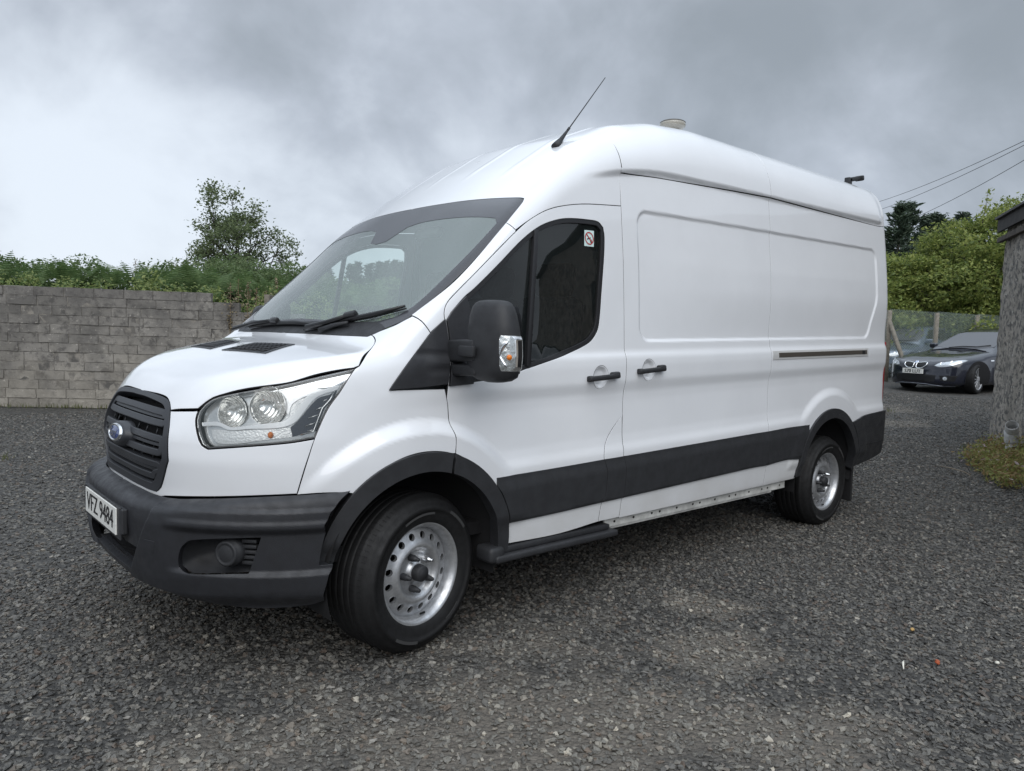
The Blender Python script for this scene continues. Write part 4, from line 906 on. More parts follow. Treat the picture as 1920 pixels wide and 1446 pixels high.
rf=[(1.27,0,2.59)]+B_UP[::-1][1:-2]+[(1.27,-.897,2.30)]+GA+[(XS,-.916,2.45),(XS,-.86,2.58),(XS,-.76,2.69),(XS,-.6,2.73),(XS,-.3,2.75),(XS,0,2.755)]
panel('roof_panel',rf,D_ROOF,PAINT,VAN,mirror='join',h=.02,hv=.007)
rr=[(XS,0,2.755),(XS,-.3,2.75),(XS,-.6,2.73),(XS,-.76,2.69),(XS,-.86,2.58),(XS,-.916,2.45)]+GB+[(4.67,-.87,2.50),(4.67,-.82,2.62),(4.66,-.7,2.70),(4.655,-.5,2.74),(4.65,-.25,2.75),(4.65,0,2.75)]
panel('roof_panel',rr,D_ROOF,PAINT,VAN,mirror='join',h=.02,hv=.007,xref=((4.45,4.75,.012),))
# --- side panels
BL=sd([(1.27,.985),(1.27,1.2),(1.27,1.5),(1.27,1.8),(1.27,2.101)])
def front_door(side):
    outl=[(1.27,-.909,2.101)]+DOORTOP[1:]+DOORFRONT[:-1]+[(.129,-1,.94),(.129,-1.0,.868)]+arcD[1:]+[(.80,-1,.405),(1.10,-1,.425)]+FLAP[::-1][1:-1]+[(1.27,-1,.985),(1.27,-1,1.5)]
    hole=WIN+[(.48,-.99,1.205),(.20,-.975,1.175),(.135,-.968,1.172),(.135,-.955,1.297),(.135,-.937,1.378),(.135,-.92,1.452),(.140,-.915,1.478)]
    return outl,hole
ol,ho=front_door(-1)
def cup_outline(x0,x1,z0,z1):
    xm=(x0+x1)/2; zm_=(z0+z1)/2; return [(xm-.005+.058*math.cos(2*math.pi*i/28),-.99,zm_+.060*math.sin(2*math.pi*i/28)) for i in range(28)]
D1,D2=near_far('front_door',ol,D_SIDE,PAINT,holes=[ho,cup_outline(.956,1.190,1.181,1.197)],h=.018,hv=.011)
near_far('fuel_flap',FLAP+[(1.27,-1,.425),(1.27,-1,.7)],D_SIDE,PAINT,h=.02,hv=.012)
sl=sd([(1.27,2.276),(1.27,1.8),(1.27,1.2),(1.27,.9),(1.27,.418),(2.0,.421),(XS,.424),(XS,1.0),(XS,1.6)])+GA[::-1][:-1]
S1,S2=near_far('sliding_door',sl,D_SIDE,PAINT,h=.024,hv=.009,xref=((1.36,1.50,.007),),holes=[cup_outline(1.354,1.584,1.216,1.232)])
rs=sd([(XS,2.362),(XS,1.6),(XS,1.0),(XS,.424),(3.10,.426)])+[(3.215,-1,.43)]+arc(RO[0],RO[1],RO[2]-.02,178,0,26)+[(4.20,-1,.43),(4.55,-1,.50),(4.655,-.98,.58),(4.68,-.98,1.0),(4.68,-.96,1.6),(4.67,-.92,2.1)]+GB[::-1][:-1]
R1,R2=near_far('rear_side_panel',rs,D_SIDE,PAINT,h=.022,hv=.009,xref=((4.22,4.52,.007),(3.0,3.3,.01)))
# rear face, mostly hidden
rd=[(4.74,0,.60),(4.74,-.5,.60),(4.72,-.93,.62),(4.72,-.92,1.6),(4.71,-.86,2.38),(4.70,-.75,2.62),(4.70,-.4,2.70),(4.70,0,2.71)]
panel('rear_door',rd,(1,-.25,0),PAINT,VAN,mirror='join',h=.06)
# --- black side mouldings (stand 12 mm proud, bevelled along the top)
def moff(P): 
    z=P[:,2]-.028*(P[:,0]-1.27); return .003+.012*_ss(.764,.69,z)*(1-.5*_ss(.545,.53,z))
def strip(x0,x1,pre=None,post=None):
    n=max(2,int((x1-x0)/.2)); top=[(x0+(x1-x0)*i/n,-1.0,zt(x0+(x1-x0)*i/n,.762)) for i in range(n+1)]
    bot=[(x0+(x1-x0)*i/n,-1.0,zt(x0+(x1-x0)*i/n,.531)) for i in range(n+1)]
    return top,bot
def moulding(name,left,right,x0,x1,parent):
    top,bot=strip(x0,x1); top[0]=left[0]; bot[0]=left[-1]; top[-1]=right[0]; bot[-1]=right[-1]
    o=[*bot[1:-1],*right[::-1],*top[1:-1][::-1],*left]
    return panel(name,o,(0,-1,.1),BLACK,parent,fn=body,off=moff,h=.03,hv=.012,lip=.012,mirror='pair',corner=30,gap=.003)
def zz(x,v): return (x,-1.0,zt(x,v))
fl=[(.365,-1,.738)]+[p for p in arc(FO[0],FO[1],FO[2]+.004,41,16,6)][1:]+[(.452,-1,.512)]
spl=[zz(1.110,.763),(1.128,-1,.69),(1.122,-1,.58),(1.105,-1,.528)]
bsp=[zz(1.27,.762),(1.280,-1,.70),(1.280,-1,.60),zz(1.27,.531)]
moulding('side_moulding',fl,spl,.37,1.11,(D1,D2))
moulding('side_moulding',spl,bsp,1.11,1.27,VAN)
ssp=[zz(XS,.760),zz(XS,.525)]
moulding('side_moulding',bsp,ssp,1.27,XS,(S1,S2))
rl=[(3.345,-1,.815)]+arc(RO[0],RO[1],RO[2]+.004,134,168,7)[1:]+[zz(3.212,.517)]
moulding('side_moulding',ssp,rl,XS,3.3,(R1,R2))
# --- wheel arch trims
def toff(P): return .016
near_far('wheel_arch_trim',arc(*FO,74,172,24)+arc(*FI,168,73,24),(-.25,-1,.1),BLACK,off=toff,h=.02,lip=.06,corner=40)
near_far('wheel_arch_trim',arc(*FO,-2,73,18)+arc(*FI,72,-8,18),(0,-1,.1),BLACK,off=toff,h=.02,lip=.06,corner=40)
near_far('wheel_arch_trim',arc(*RO,2,178,34)+arc(*RI,174,0,32),(0,-1,.1),BLACK,off=toff,h=.02,lip=.06,corner=40)
# inner liners
def liner(cx,cz,r,a0,a1,y0,y1):
    n=28
    for s in (-1,1):
        V=[];F=[]
        for i in range(n+1):
            a=math.radians(a0+(a1-a0)*i/n)
            for y in (y0,y1): V.append((cx+r*math.cos(a),s*y,cz+r*math.sin(a)))
        for i in range(n): F.append((2*i,2*i+1,2*i+3,2*i+2))
        V.append((cx,s*y1,cz))
        for i in range(n): F.append((2*i+1,2*n+2,2*i+3))
        mesh('wheel_liner',V,F,mat('liner_plastic',(.012,.012,.013),rough=.85),VAN)
liner(FI[0],FI[1],.435,-15,200,.955,.60); liner(RI[0],RI[1],.455,-10,190,.965,.58)
# dark sheet added behind the panel gaps so they read as deep shade
inner=mat('gap_backing_grey',(.03,.03,.03),rough=.9)
near_far('gap_backing',sd([(1.15,.45),(3.16,.45),(3.2,.55),(3.3,.8),(3.5,.92),(3.7,.95),(3.95,.9),(4.13,.75),(4.2,.55),(4.55,.6),(4.55,2.50),(2.78,2.50),(1.45,2.42),(1.15,2.05)]),D_SIDE,inner,off=-.05,h=.12,lip=0)
near_far('gap_backing',sd([(.16,1.13),(.16,1.0),(.35,.85),(.5,.6),(.5,.45),(1.15,.45),(1.15,1.25),(.6,1.19)]),D_SIDE,inner,off=-.07,h=.12,lip=0)
# --- front bumper
bt=[(-.94,0,.708),(-.93,-.357,.708),(-.91,-.47,.709),(-.89,-.52,.710),(-.87,-.56,.712),(-.74,-.742,.731),(-.553,-.893,.749),(-.40,-.96,.757)]
bo=bt+[p for p in arc(FO[0],FO[1],FO[2]+.003,134,171,8,-.96)]+[(-.428,-.962,.470),(-.438,-.955,.40),(-.46,-.945,.326),(-.531,-.906,.311),(-.674,-.812,.306),(-.806,-.693,.318),(-.905,-.553,.338),(-.977,-.292,.352),(-.985,0,.352)]
fog=[(-.899,-.615,.487),(-.895,-.629,.534),(-.879,-.656,.565),(-.864,-.677,.572),(-.772,-.777,.586),(-.677,-.854,.592),(-.709,-.819,.449),(-.860,-.663,.433),(-.883,-.631,.442),(-.896,-.613,.457)]
opn=[(-1.0,0,.505),(-1.0,-.245,.505),(-.99,-.265,.492),(-.988,-.385,.494),(-.984,-.345,.43),(-.980,-.301,.378),(-.985,0,.372)]
bo2=bo[:-1]+[(-.985,0,.352),(-.985,0,.372)]
bump_o=bt+bo[len(bt):-1]+[(-.985,0,.352)]+[(-.985,0,.372),(-.980,-.301,.378),(-.984,-.345,.43),(-.988,-.385,.494),(-.99,-.265,.492),(-1.0,-.245,.505),(-1.0,0,.505)]
def boff(P):
    # corner blocks stand a little proud of the middle, with a crease above the fog recess
    y=np.abs(P[:,1]); z=P[:,2]
    yc=np.interp(z,[.351,.503,.567,.641,.70],[.29,.405,.445,.495,.51])
    e=_ss(yc-.018,yc+.018,y); f=_ss(.56,.66,y)
    return .020*e*_ss(.30,.36,z)*(1-.55*_ss(.685,.705,z)) - .016*f*_ss(.632,.598,z)*_ss(.435,.462,z)+.006*f*_ss(.66,.64,z)*_ss(.60,.63,z)
BUMP=panel('front_bumper',bump_o,(-.72,-.55,.42),WETBLACK,VAN,fn=bumper,off=boff,holes=[fog],mirror='join',h=.0055,lip=.05,gap=.0015,corner=38)
# fog recess: bowl, round blank and ribbed block
def pocket(name,outline,depth,fn,m,parent,k=.72,shift=(0,0,0)):
    o=dense(outline,.015); g=grad(fn,o).mean(0); g/=np.linalg.norm(g); c=o.mean(0)
    a=o-np.array(g)*.019; b=c+(o-c)*k-g*depth+np.array(shift); n=len(o)
    V=[*a,*b,c-g*depth+np.array(shift)]; F=[]
    for i in range(n):
        j=(i+1)%n; F.append((i,j,n+j,n+i)); F.append((n+i,n+j,2*n))
    mesh(name,[(p[0],-p[1],p[2]) for p in V],[f[::-1] for f in F],m,parent)
    return mesh(name,V,F,m,parent),g,c
_,gf,cf=pocket('fog_lamp_recess',fog,.085,bumper,BLACK,BUMP,.80)
for s in (-1,1):
    A=Acc(); ctr=on([(-.765,-.772,.520)],bumper,-.050)[0]; ax=np.array([-.86,-.50,.02]); ax/=np.linalg.norm(ax)
    e1=np.cross(ax,[0,0,1]); e1/=np.linalg.norm(e1); e2=np.cross(e1,ax)
    prof=[(.0,.052),(.030,.052),(.036,.049),(.039,.053),(.046,.053),(.049,.049),(.050,.036),(.054,.034),(.055,.0),(.050,-.03)]
    V=[];F=[];n=32
    for i in range(n):
        a=2*math.pi*i/n
        for r,q in prof: V.append(ctr+ax*q+r*(math.cos(a)*e1+math.sin(a)*e2))
    k=len(prof)
    for i in range(n):
        for q in range(k-1): F.append((i*k+q,i*k+q+1,((i+1)%n)*k+q+1,((i+1)%n)*k+q))
    A.add(V,F)
    if s>0: A.V=[(a,-b,c) for a,b,c in A.V]; A.F=[f[::-1] for f in A.F]
    A.obj('fog_lamp_blank',BLACK,BUMP)
    bm=bmesh.new(); R=Matrix((tuple((-.62,.78,0)),tuple((-.72,-.69,.0)),(0,0,1)))
    tdir=Vector((.62,-.78,.02)).normalized(); nd=Vector((-.78,-.62,0)).normalized()
    base=Vector(on([(-.715,-.822,.525)],bumper,-.035)[0])
    for i in range(5):
        z=(i-2)*.021; M=Matrix((tdir,nd,tdir.cross(nd))).transposed()
        box(bm,base+Vector((0,0,z)),(.062,.03,.014),M,.003)
    if s>0:
        for v in bm.verts: v.co.y=-v.co.y
        bmesh.ops.reverse_faces(bm,faces=bm.faces)
    bm_obj('fog_lamp_rib',bm,BLACK,BUMP,auto=35,smooth=True)
# lower intake: step with ribs
bm=bmesh.new()
box(bm,(-.925,0,.366),(.10,.72,.016),None,.004)
for i in range(27): box(bm,(-.918,-.325+i*.025,.381),(.085,.009,.013),None,.002)
box(bm,(-.86,0,.45),(.02,.8,.16))
bm_obj('bumper_step',bm,BLACK,BUMP)
# number plate
bm=bmesh.new(); box(bm,(-1.026,0,.577),(.010,.60,.135),None,.004); box(bm,(-1.017,0,.588),(.024,.64,.105),None,.006)
pb=bm_obj('plate_holder',bm,BLACK,VAN)
bm=bmesh.new(); box(bm,(-1.0340,0,.5805),(.006,.52,.111),None,.0015)
PL=bm_obj('number_plate',bm,mat('plate_white',(.80,.80,.76),rough=.25,var=.06,vscale=30),VAN)
lettering('VFZ 9484',(-1.0372,0.004,.5835),(0,-1,0),(0,0,1),.452,.077,mat('plate_ink',(.012,.012,.014),rough=.4),PL,.0008,bold=.0032)
# tow-eye cover
tw=[(-.972,-.468,.549),(-.952,-.522,.549),(-.956,-.512,.50),(-.972,-.452,.50)]
panel('tow_eye_cover',tw,D_NOSE,WETBLACK,BUMP,fn=bumper,off=lambda P:boff(P)+.0015,h=.02,lip=.003,gap=0)
# --- grille
GM=mat('grille_plastic',(.034,.036,.041),rough=.42,spec=.5,bump=.1,bscale=600)
gf=[(-.868,0,1.096),(-.865,-.10,1.096),(-.858,-.308,1.088),(-.866,-.375,1.074),(-.872,-.415,1.043),(-.892,-.460,.978),(-.901,-.481,.853),(-.908,-.411,.737),(-.916,-.374,.715),(-.937,-.226,.7185),(-.945,0,.720)]
gi=[(-.93,0,.748),(-.93,-.22,.746),(-.92,-.352,.744),(-.91,-.382,.764),(-.90,-.450,.860),(-.89,-.432,.970),(-.87,-.388,1.035),(-.865,-.352,1.058),(-.86,-.29,1.068),(-.86,-.1,1.078),(-.86,0,1.078)]
GR=panel('grille',gf+gi,(-.95,-.3,.1),GM,VAN,off=.004,mirror='join',h=.02,lip=.05,gap=0)
panel('grille_backing',[p for p in gf],(-.95,-.3,.1),DARK,GR,off=-.075,mirror='join',h=.05,lip=0,gap=.012)
def loop(z0,z1,y1,t,name='grille_bar',y1b=None):
    y1b=y1b or y1; r=.022
    o=[(-.9,0,z1),(-.9,-(y1-r),z1-.003),(-.9,-(y1-.006),z1-.009),(-.9,-y1,z1-r-.004),(-.9,-y1b,z0+r),(-.9,-(y1b-.007),z0+.007),(-.9,-(y1b-r),z0),(-.9,0,z0)]
    i=[(-.9,0,z0+t),(-.9,-(y1b-r-.006),z0+t),(-.9,-(y1b-t),z0+t+.010),(-.9,-(y1-t),z1-t-.012),(-.9,-(y1-r-.006),z1-t-.003),(-.9,0,z1-t)]
    panel(name,o+i,(-.97,-.22,.1),GM,GR,off=-.006,mirror='join',h=.014,lip=.03,gap=0,rnd=.004)
loop(.982,1.047,.392,.0195,y1b=.418); loop(.864,.942,.432,.0195,y1b=.432); loop(.760,.834,.416,.0185,y1b=.366)
for z,yy in ((1.014,.372),(.905,.412),(.799,.378)):
    panel('grille_slat',[(-.9,0,z+.005),(-.9,-yy,z+.004),(-.9,-yy,z-.005),(-.9,0,z-.005)],(-.97,-.22,.1),GM,GR,off=-.016,mirror='join',h=.02,lip=.02,gap=0,rnd=.002)
A=Acc()
for y in (-.33,-.22,-.11,.11,.22,.33): 
    for z0,z1 in ((.75,.83),(.87,.94),(.985,1.04),(.835,.865),(.943,.98)):
        pts=on([(-.93,y,z0),(-.92,y,z1)],body,-.03); A.tube(pts,.0035,5)
A.obj('grille_strut',GM,GR)['kind']='stuff'
# oval badge
bc=on([(-.96,0,.912)],body,.0)[0]; nrmb=grad(body,bc[None])[0]
yv=np.array([0,-1.0,0]); zv=np.cross(nrmb,yv); zv=-zv if zv[2]<0 else zv
def oval(rx,rz,q,n=48): return [bc+nrmb*q+yv*rx*math.cos(2*math.pi*i/n)+zv*rz*math.sin(2*math.pi*i/n) for i in range(n)]
def stack(name,rings,m,parent,capend=True):
    n=len(rings[0]); V=[p for r in rings for p in r]; F=[]
    for q in range(len(rings)-1):
        for i in range(n): F.append((q*n+i,q*n+(i+1)%n,(q+1)*n+(i+1)%n,(q+1)*n+i))
    if capend: F.append(tuple((len(rings)-1)*n+i for i in range(n)))
    return mesh(name,V,F,m,parent,True)
stack('badge_mount',[oval(.115,.058,-.03),oval(.108,.052,.012),oval(.095,.043,.020)],GM,GR)
BD=stack('badge',[oval(.092,.0395,.014),oval(.092,.0395,.026),oval(.089,.037,.031),oval(.081,.030,.0312),oval(.080,.029,.029)],CHROME,GR,False)
stack('badge_face',[oval(.0805,.0295,.0288),oval(.06,.021,.0325),oval(.02,.007,.0335)],mat('badge_blue',(.012,.035,.16),rough=.2,coat=1.0),GR)
lettering('Ford',bc+nrmb*.0345-zv*.0,yv,zv,.105,.036,CHROME,GR,.0004,shear=.35)
# --- bonnet vents
VM=mat('vent_plastic',(.022,.023,.026),rough=.5,bump=.15,bscale=500)
for s in (-1,1):
    vo=[(-.541,-.075,1.28),(-.392,-.095,1.315),(-.336,-.400,1.319),(-.500,-.467,1.279)]
    vi=[(-.525,-.10,1.28),(-.405,-.115,1.315),(-.355,-.388,1.319),(-.496,-.442,1.279)]
    if s>0: vo=mirz(vo)[::-1]; vi=mirz(vi)[::-1]
    VT=panel('bonnet_vent',vo,D_BON,VM,VAN,off=.004,holes=[vi],h=.02,lip=.006,gap=0)
    panel('vent_backing',vi,D_BON,DARK,VT,off=.0015,h=.05,lip=0,gap=-.003)
    A=Acc(); q=np.array(vi)
    for i in range(1,5):
        t=i/5; A.tube(on([q[0]*(1-t)+q[1]*t+(q[3]*(1-t)+q[2]*t-q[0]*(1-t)-q[1]*t)*k for k in np.linspace(0,1,6)],body,.004),.0035,5)
    for i in range(1,9):
        t=i/9; A.tube(on([q[0]*(1-t)+q[3]*t+(q[1]*(1-t)+q[2]*t-q[0]*(1-t)-q[3]*t)*k for k in np.linspace(0,1,4)],body,.003),.003,5)
    A.obj('vent_grid',VM,VT)
# --- headlights
FLUTE=mat('reflector',(.80,.80,.78),rough=.14,metal=.8)
_t=FLUTE.node_tree; _w=_t.nodes.new('ShaderNodeTexWave'); _w.inputs['Scale'].default_value=22; _w.inputs['Distortion'].default_value=.5; _w.bands_direction='Y'; _g=_t.nodes.new('ShaderNodeNewGeometry'); _t.links.new(_g.outputs['Position'],_w.inputs['Vector']); _b=_t.nodes.new('ShaderNodeBump'); _b.inputs['Strength'].default_value=.6; _b.inputs['Distance'].default_value=.004; _t.links.new(_w.outputs['Fac'],_b.inputs['Height']); _t.links.new(_b.outputs[0],_t.nodes['Principled BSDF'].inputs['Normal'])
LENS=glass('lens_clear',(.96,.97,.97),ior=1.5,haze=.03)
HOUS=mat('lamp_housing',(.62,.63,.63),rough=.22,metal=.6,bump=.25,bscale=35,coat=.5)
GRIDM=mat('lamp_dark',(.016,.022,.042),rough=.2,coat=.6)
AMB=mat('amber',(.75,.20,.02),rough=.3)
HC=np.array(HL).mean(0)
BAR=[(-.821,-.595,1.011),(-.781,-.647,1.017),(-.763,-.672,1.009),(-.744,-.695,.999),(-.679,-.756,1.011),(-.61,-.809,1.023),(-.582,-.827,1.031),(-.559,-.838,1.055),(-.527,-.849,1.101),(-.499,-.859,1.133),(-.451,-.88,1.152),(-.388,-.899,1.172),(-.401,-.898,1.155),(-.469,-.875,1.129),(-.497,-.865,1.102),(-.547,-.849,1.032),(-.577,-.835,1.012),(-.62,-.806,1.002),(-.694,-.746,.997),(-.737,-.706,.99),(-.756,-.685,.992),(-.779,-.654,1.004),(-.820,-.600,.999)]
TOPC=[(-.612,-.776,1.143),(-.529,-.834,1.165),(-.486,-.863,1.158),(-.388,-.899,1.176),(-.34,-.903,1.220),(-.37,-.895,1.216),(-.516,-.836,1.174),(-.63,-.755,1.148)]
SURR=[(-.601,-.786,1.145),(-.529,-.834,1.165),(-.484,-.863,1.158),(-.451,-.88,1.151),(-.502,-.858,1.133),(-.559,-.829,1.097),(-.574,-.828,1.051),(-.583,-.814,1.081),(-.578,-.812,1.115)]
GRD=[(-.476,-.873,1.117),(-.434,-.89,1.133),(-.404,-.897,1.151),(-.424,-.895,1.114),(-.453,-.888,1.082),(-.487,-.885,.993),(-.526,-.868,.982),(-.566,-.848,.970),(-.571,-.84,1.005),(-.547,-.85,1.028)]
TRN=[(-.801,-.631,.987),(-.756,-.686,.987),(-.729,-.715,.988),(-.586,-.829,1.006),(-.567,-.845,.99),(-.57,-.847,.967),(-.683,-.767,.949),(-.734,-.721,.937),(-.787,-.665,.935),(-.801,-.642,.957)]
def rim_of(poly,k): c=np.array(poly).mean(0); return [tuple(c+(np.array(p)-c)*k) for p in poly]
for s in (-1,1):
    par=[]
    def hp(name,o,m,parent,**k):
        if s<0: return panel(name,o,D_NOSE,m,parent,**k)
        return panel(name,mirz(o)[::-1],(D_NOSE[0],-D_NOSE[1],D_NOSE[2]),m,parent,**k)
    HD=hp('headlight',HL,HOUS,VAN,off=-.115,h=.03,lip=-.108,gap=.004)
    BZH=[]
    for bp,rad in (((-.735,-.676,1.062),.066),((-.628,-.772,1.088),.078)):
        c0=on([bp],body,-.028)[0]; ax=np.array([-.86,-.50,.06]); ax/=np.linalg.norm(ax); e1=np.cross(ax,[0,0,1]); e1/=np.linalg.norm(e1); e2=np.cross(e1,ax)
        BZH.append([tuple(c0+rad*.97*(math.cos(2*math.pi*i/32)*e1+math.sin(2*math.pi*i/32)*e2)) for i in range(32)])
    o=dense(HL,.02); cc=o.mean(0)
    hp('bezel',[tuple(cc+(p-cc)*.965) for p in o],HOUS,HD,off=-.034,h=.014,lip=.03,gap=0,holes=BZH) if s<0 else panel('bezel',mirz([tuple(cc+(p-cc)*.965) for p in o])[::-1],(D_NOSE[0],-D_NOSE[1],D_NOSE[2]),HOUS,HD,off=-.034,h=.014,lip=.03,gap=0,holes=[mirz(q)[::-1] for q in BZH])
    hp('lens',HL,LENS,HD,off=.001,h=.025,lip=.004,gap=.006)
    seal=list(HL); inn=[]
    o=dense(HL,.02); c=o.mean(0)
    t=np.roll(o,-1,0)-np.roll(o,1,0); t/=np.linalg.norm(t,axis=1)[:,None]; g=grad(body,o); q=np.cross(g,t); q=q*np.sign((q*(c-o)).sum(1))[:,None]
    hp('lens_seal',[tuple(p) for p in HL],mat('seal_grey',(.16,.16,.165),rough=.35),HD,off=-.006,h=.02,lip=.01,gap=.0015,holes=[[tuple(p) for p in (o+q*.006)]])
    hp('chrome_trim',BAR,mat('lamp_silver',(.90,.91,.92),rough=.18,metal=.25,coat=.8),HD,off=-.018,h=.012,lip=.022,gap=0,corner=60)
    hp('chrome_trim',TOPC,CHROME,HD,off=-.022,h=.012,lip=.022,gap=0,corner=60)
    hp('chrome_trim',SURR,mat('lamp_silver',(.8,.8,.8)),HD,off=-.024,h=.012,lip=.03,gap=0,corner=60)
    hp('daylight_grid',GRD,GRIDM,HD,off=-.026,h=.015,lip=.02,gap=0,corner=50)
    TU=hp('indicator_bowl',TRN,mat('bowl_silver',(.82,.83,.83),rough=.22,metal=.35,bump=.5,bscale=120),HD,off=-.028,h=.015,lip=.03,gap=.001,corner=50)
    A=Acc()
    H0=[((-.444,-.884,1.108),(-.428,-.894,1.118)),((-.47,-.878,1.075),(-.443,-.890,1.088)),((-.50,-.872,1.042),(-.458,-.888,1.058)),((-.51,-.872,1.012),(-.470,-.887,1.026)),((-.505,-.877,.992),(-.476,-.888,.998))]
    for a,b in H0: A.tube(on([a,[(u+v)/2 for u,v in zip(a,b)],b],body,-.020),.0022,5)
    ed=[(-.398,-.896,1.150),(-.418,-.894,1.114),(-.447,-.887,1.082),(-.482,-.884,.990),(-.53,-.866,.978)]
    A.tube(on(ed,body,-.017),.0035,6)
    if s>0: A.V=[(a,-b,c2) for a,b,c2 in A.V]; A.F=[f[::-1] for f in A.F]
    A.obj('daylight_strip',CHROME,HD)
    # two reflector bowls
    for bp,rad,dep in (((-.735,-.676,1.062),.066,.060),((-.628,-.772,1.088),.078,.066)):
        c0=on([bp],body,-.028)[0]; ax=np.array([-.86,-.50,.06]); ax/=np.linalg.norm(ax); e1=np.cross(ax,[0,0,1]); e1/=np.linalg.norm(e1); e2=np.cross(e1,ax)
        V=[];F=[];n=36;prof=[(1.02,-.06),(1.0,-.02),(.97,-.10),(.90,-.30),(.80,-.48),(.68,-.65),(.54,-.79),(.40,-.89),(.26,-.955),(.14,-.985),(.12,-.80),(.10,-.62),(.05,-.55),(.0,-.54)]
        for i in range(n):
            a=2*math.pi*i/n
            for r,qq in prof: V.append(c0+ax*qq*dep+rad*r*(math.cos(a)*e1+math.sin(a)*e2))
        k=len(prof)
        for i in range(n):
            for qq in range(k-1): F.append((i*k+qq,i*k+qq+1,((i+1)%n)*k+qq+1,((i+1)%n)*k+qq))
        if s>0: V=[(a,-b,c2) for a,b,c2 in V]; F=[f[::-1] for f in F]
        mesh('reflector',V,F,FLUTE,HD)
    bp=on([(-.629,-.805,.977)],body,-.022)[0]; bm=bmesh.new(); bmesh.ops.create_uvsphere(bm,u_segments=16,v_segments=10,radius=.0115)
    for v in bm.verts: v.co=Vector((v.co.x*.9,v.co.y*.9,v.co.z*1.15))+Vector((bp[0],bp[1]*(1 if s<0 else -1),bp[2]))
    bm_obj('bulb',bm,AMB,HD,True)
# --- wing quarter cover and mirror base (black)
tri=[(-.182,-.949,1.149),(-.163,-.949,1.176),(-.07,-.943,1.283),(.032,-.928,1.388),(.107,-.924,1.449),(.114,-.937,1.378),(.112,-.959,1.277),(.105,-.969,1.215),(.098,-.969,1.168),(-.05,-.96,1.156)]
def ribo(P):
    a=(P[:,2]-1.15)/.30; return .006+.006*_ss(.0,.03,np.abs(P[:,2]-1.232))*_ss(-.03,.05,P[:,0])+.004*_ss(.0,.025,np.abs(P[:,2]-1.30))
near_far('quarter_cover',tri,(-.3,-.9,.2),WETBLACK,off=ribo,h=.012,lip=.008,gap=.0015,corner=38)
mb=[(.112,-.93,1.449),(.145,-.925,1.49),(.216,-.923,1.557),(.232,-.94,1.50),(.240,-.96,1.35),(.238,-.97,1.21),(.225,-.975,1.168),(.103,-.969,1.160),(.109,-.969,1.215),(.116,-.959,1.277),(.1185,-.937,1.378)]
panel('mirror_base',mb,D_SIDE,WETBLACK,(D1,D2),off=ribo,h=.012,lip=.02,gap=.0015,corner=38,mirror='pair')
# --- door window
wo_=WIN+[(.35,-.99,1.19),(.235,-.98,1.172),(.232,-.97,1.30),(.225,-.94,1.50)]
def inset3(poly,dd,gapv):
    o=dense(poly,.03); c=o.mean(0); t=np.roll(o,-1,0)-np.roll(o,1,0); t/=np.linalg.norm(t,axis=1)[:,None]; q=np.cross(np.array(dd),t); q/=np.linalg.norm(q,axis=1)[:,None]
    a=np.sum((o[:,0])*np.roll(o[:,2],-1)-np.roll(o[:,0],-1)*o[:,2])
    s=1 if a>0 else -1
    return [tuple(p) for p in o+q*s*gapv]
wi_=inset3(wo_,(0,-1,0),.021)
panel('window_seal',wo_,D_SIDE,mat('window_rubber',(.016,.016,.018),rough=.38),(D1,D2),off=-.004,holes=[wi_],h=.02,lip=.022,gap=.001,mirror='pair')
wg=inset3(wo_,(0,-1,0),.014)
panel('door_window',wg,D_SIDE,glass('door_glass_shaded',(.26,.28,.30),ior=1.48,haze=.012),D1,off=-.014,h=.08,lip=.003,gap=0)  # near pane darkened in colour to imitate the dim cab behind it
panel('door_window',mirz(wg)[::-1],(0,1,.12),glass('door_glass_clear',(.90,.94,.93),ior=1.5),D2,off=-.014,h=.08,lip=.003,gap=0)
for s,dr in ((-1,D1),(1,D2)):
    A=Acc(); a=on([(.635,-.926,1.90)],body,-.004)[0]; b=on([(.553,-.985,1.245)],body,-.004)[0]
    bm=bmesh.new(); M=Vector(b-a).to_track_quat('Z','Y').to_matrix()
    zd=Vector(b-a).normalized(); xd=Vector((1,0,0)); xd=(xd-zd*xd.dot(zd)).normalized(); yd=zd.cross(xd)
    box(bm,(Vector(a)+Vector(b))/2,(.027,.022,(Vector(b-a)).length),Matrix((xd,yd,zd)).transposed(),.004)
    if s>0:
        for v in bm.verts: v.co.y=-v.co.y
        bmesh.ops.reverse_faces(bm,faces=bm.faces)
    bm_obj('window_bar',bm,mat('window_rubber',(.016,.016,.018)),dr,auto=35,smooth=True)
# no-smoking sticker on the pane
ST=panel('sticker',[(.985,-.926,1.942),(1.057,-.926,1.945),(1.051,-.936,1.862),(.979,-.935,1.860)],D_SIDE,mat('sticker_paper',(.62,.78,.76),rough=.5),D1,off=-.0125,h=.05,lip=0,gap=0)
sc_=on([(1.018,-.93,1.902)],body,-.0115)[0]; g=grad(body,sc_[None])[0]; xd=np.array([1.0,0,0]); xd-=g*(xd@g); xd/=np.linalg.norm(xd); zd=np.cross(xd,-g); zd=zd if zd[2]>0 else -zd
A=Acc(); n=28
V=[];F=[]
for i in range(n):
    a=2*math.pi*i/n
    for r in (.033,.027): V.append(sc_+g*.0008+xd*r*math.cos(a)+zd*r*math.sin(a))
for i in range(n): F.append((2*i,2*i+1,(2*i+3)%(2*n),(2*i+2)%(2*n)))
A.add(V,F,0)
def quad(c,u,v,hw,hh,q=.0009): return [c+g*q-u*hw-v*hh,c+g*q+u*hw-v*hh,c+g*q+u*hw+v*hh,c+g*q-u*hw+v*hh]
u=(xd-zd)/math.sqrt(2); vv=(xd+zd)/math.sqrt(2)
A.add(quad(sc_,u,vv,.030,.003,.0012),[(0,1,2,3)],0)
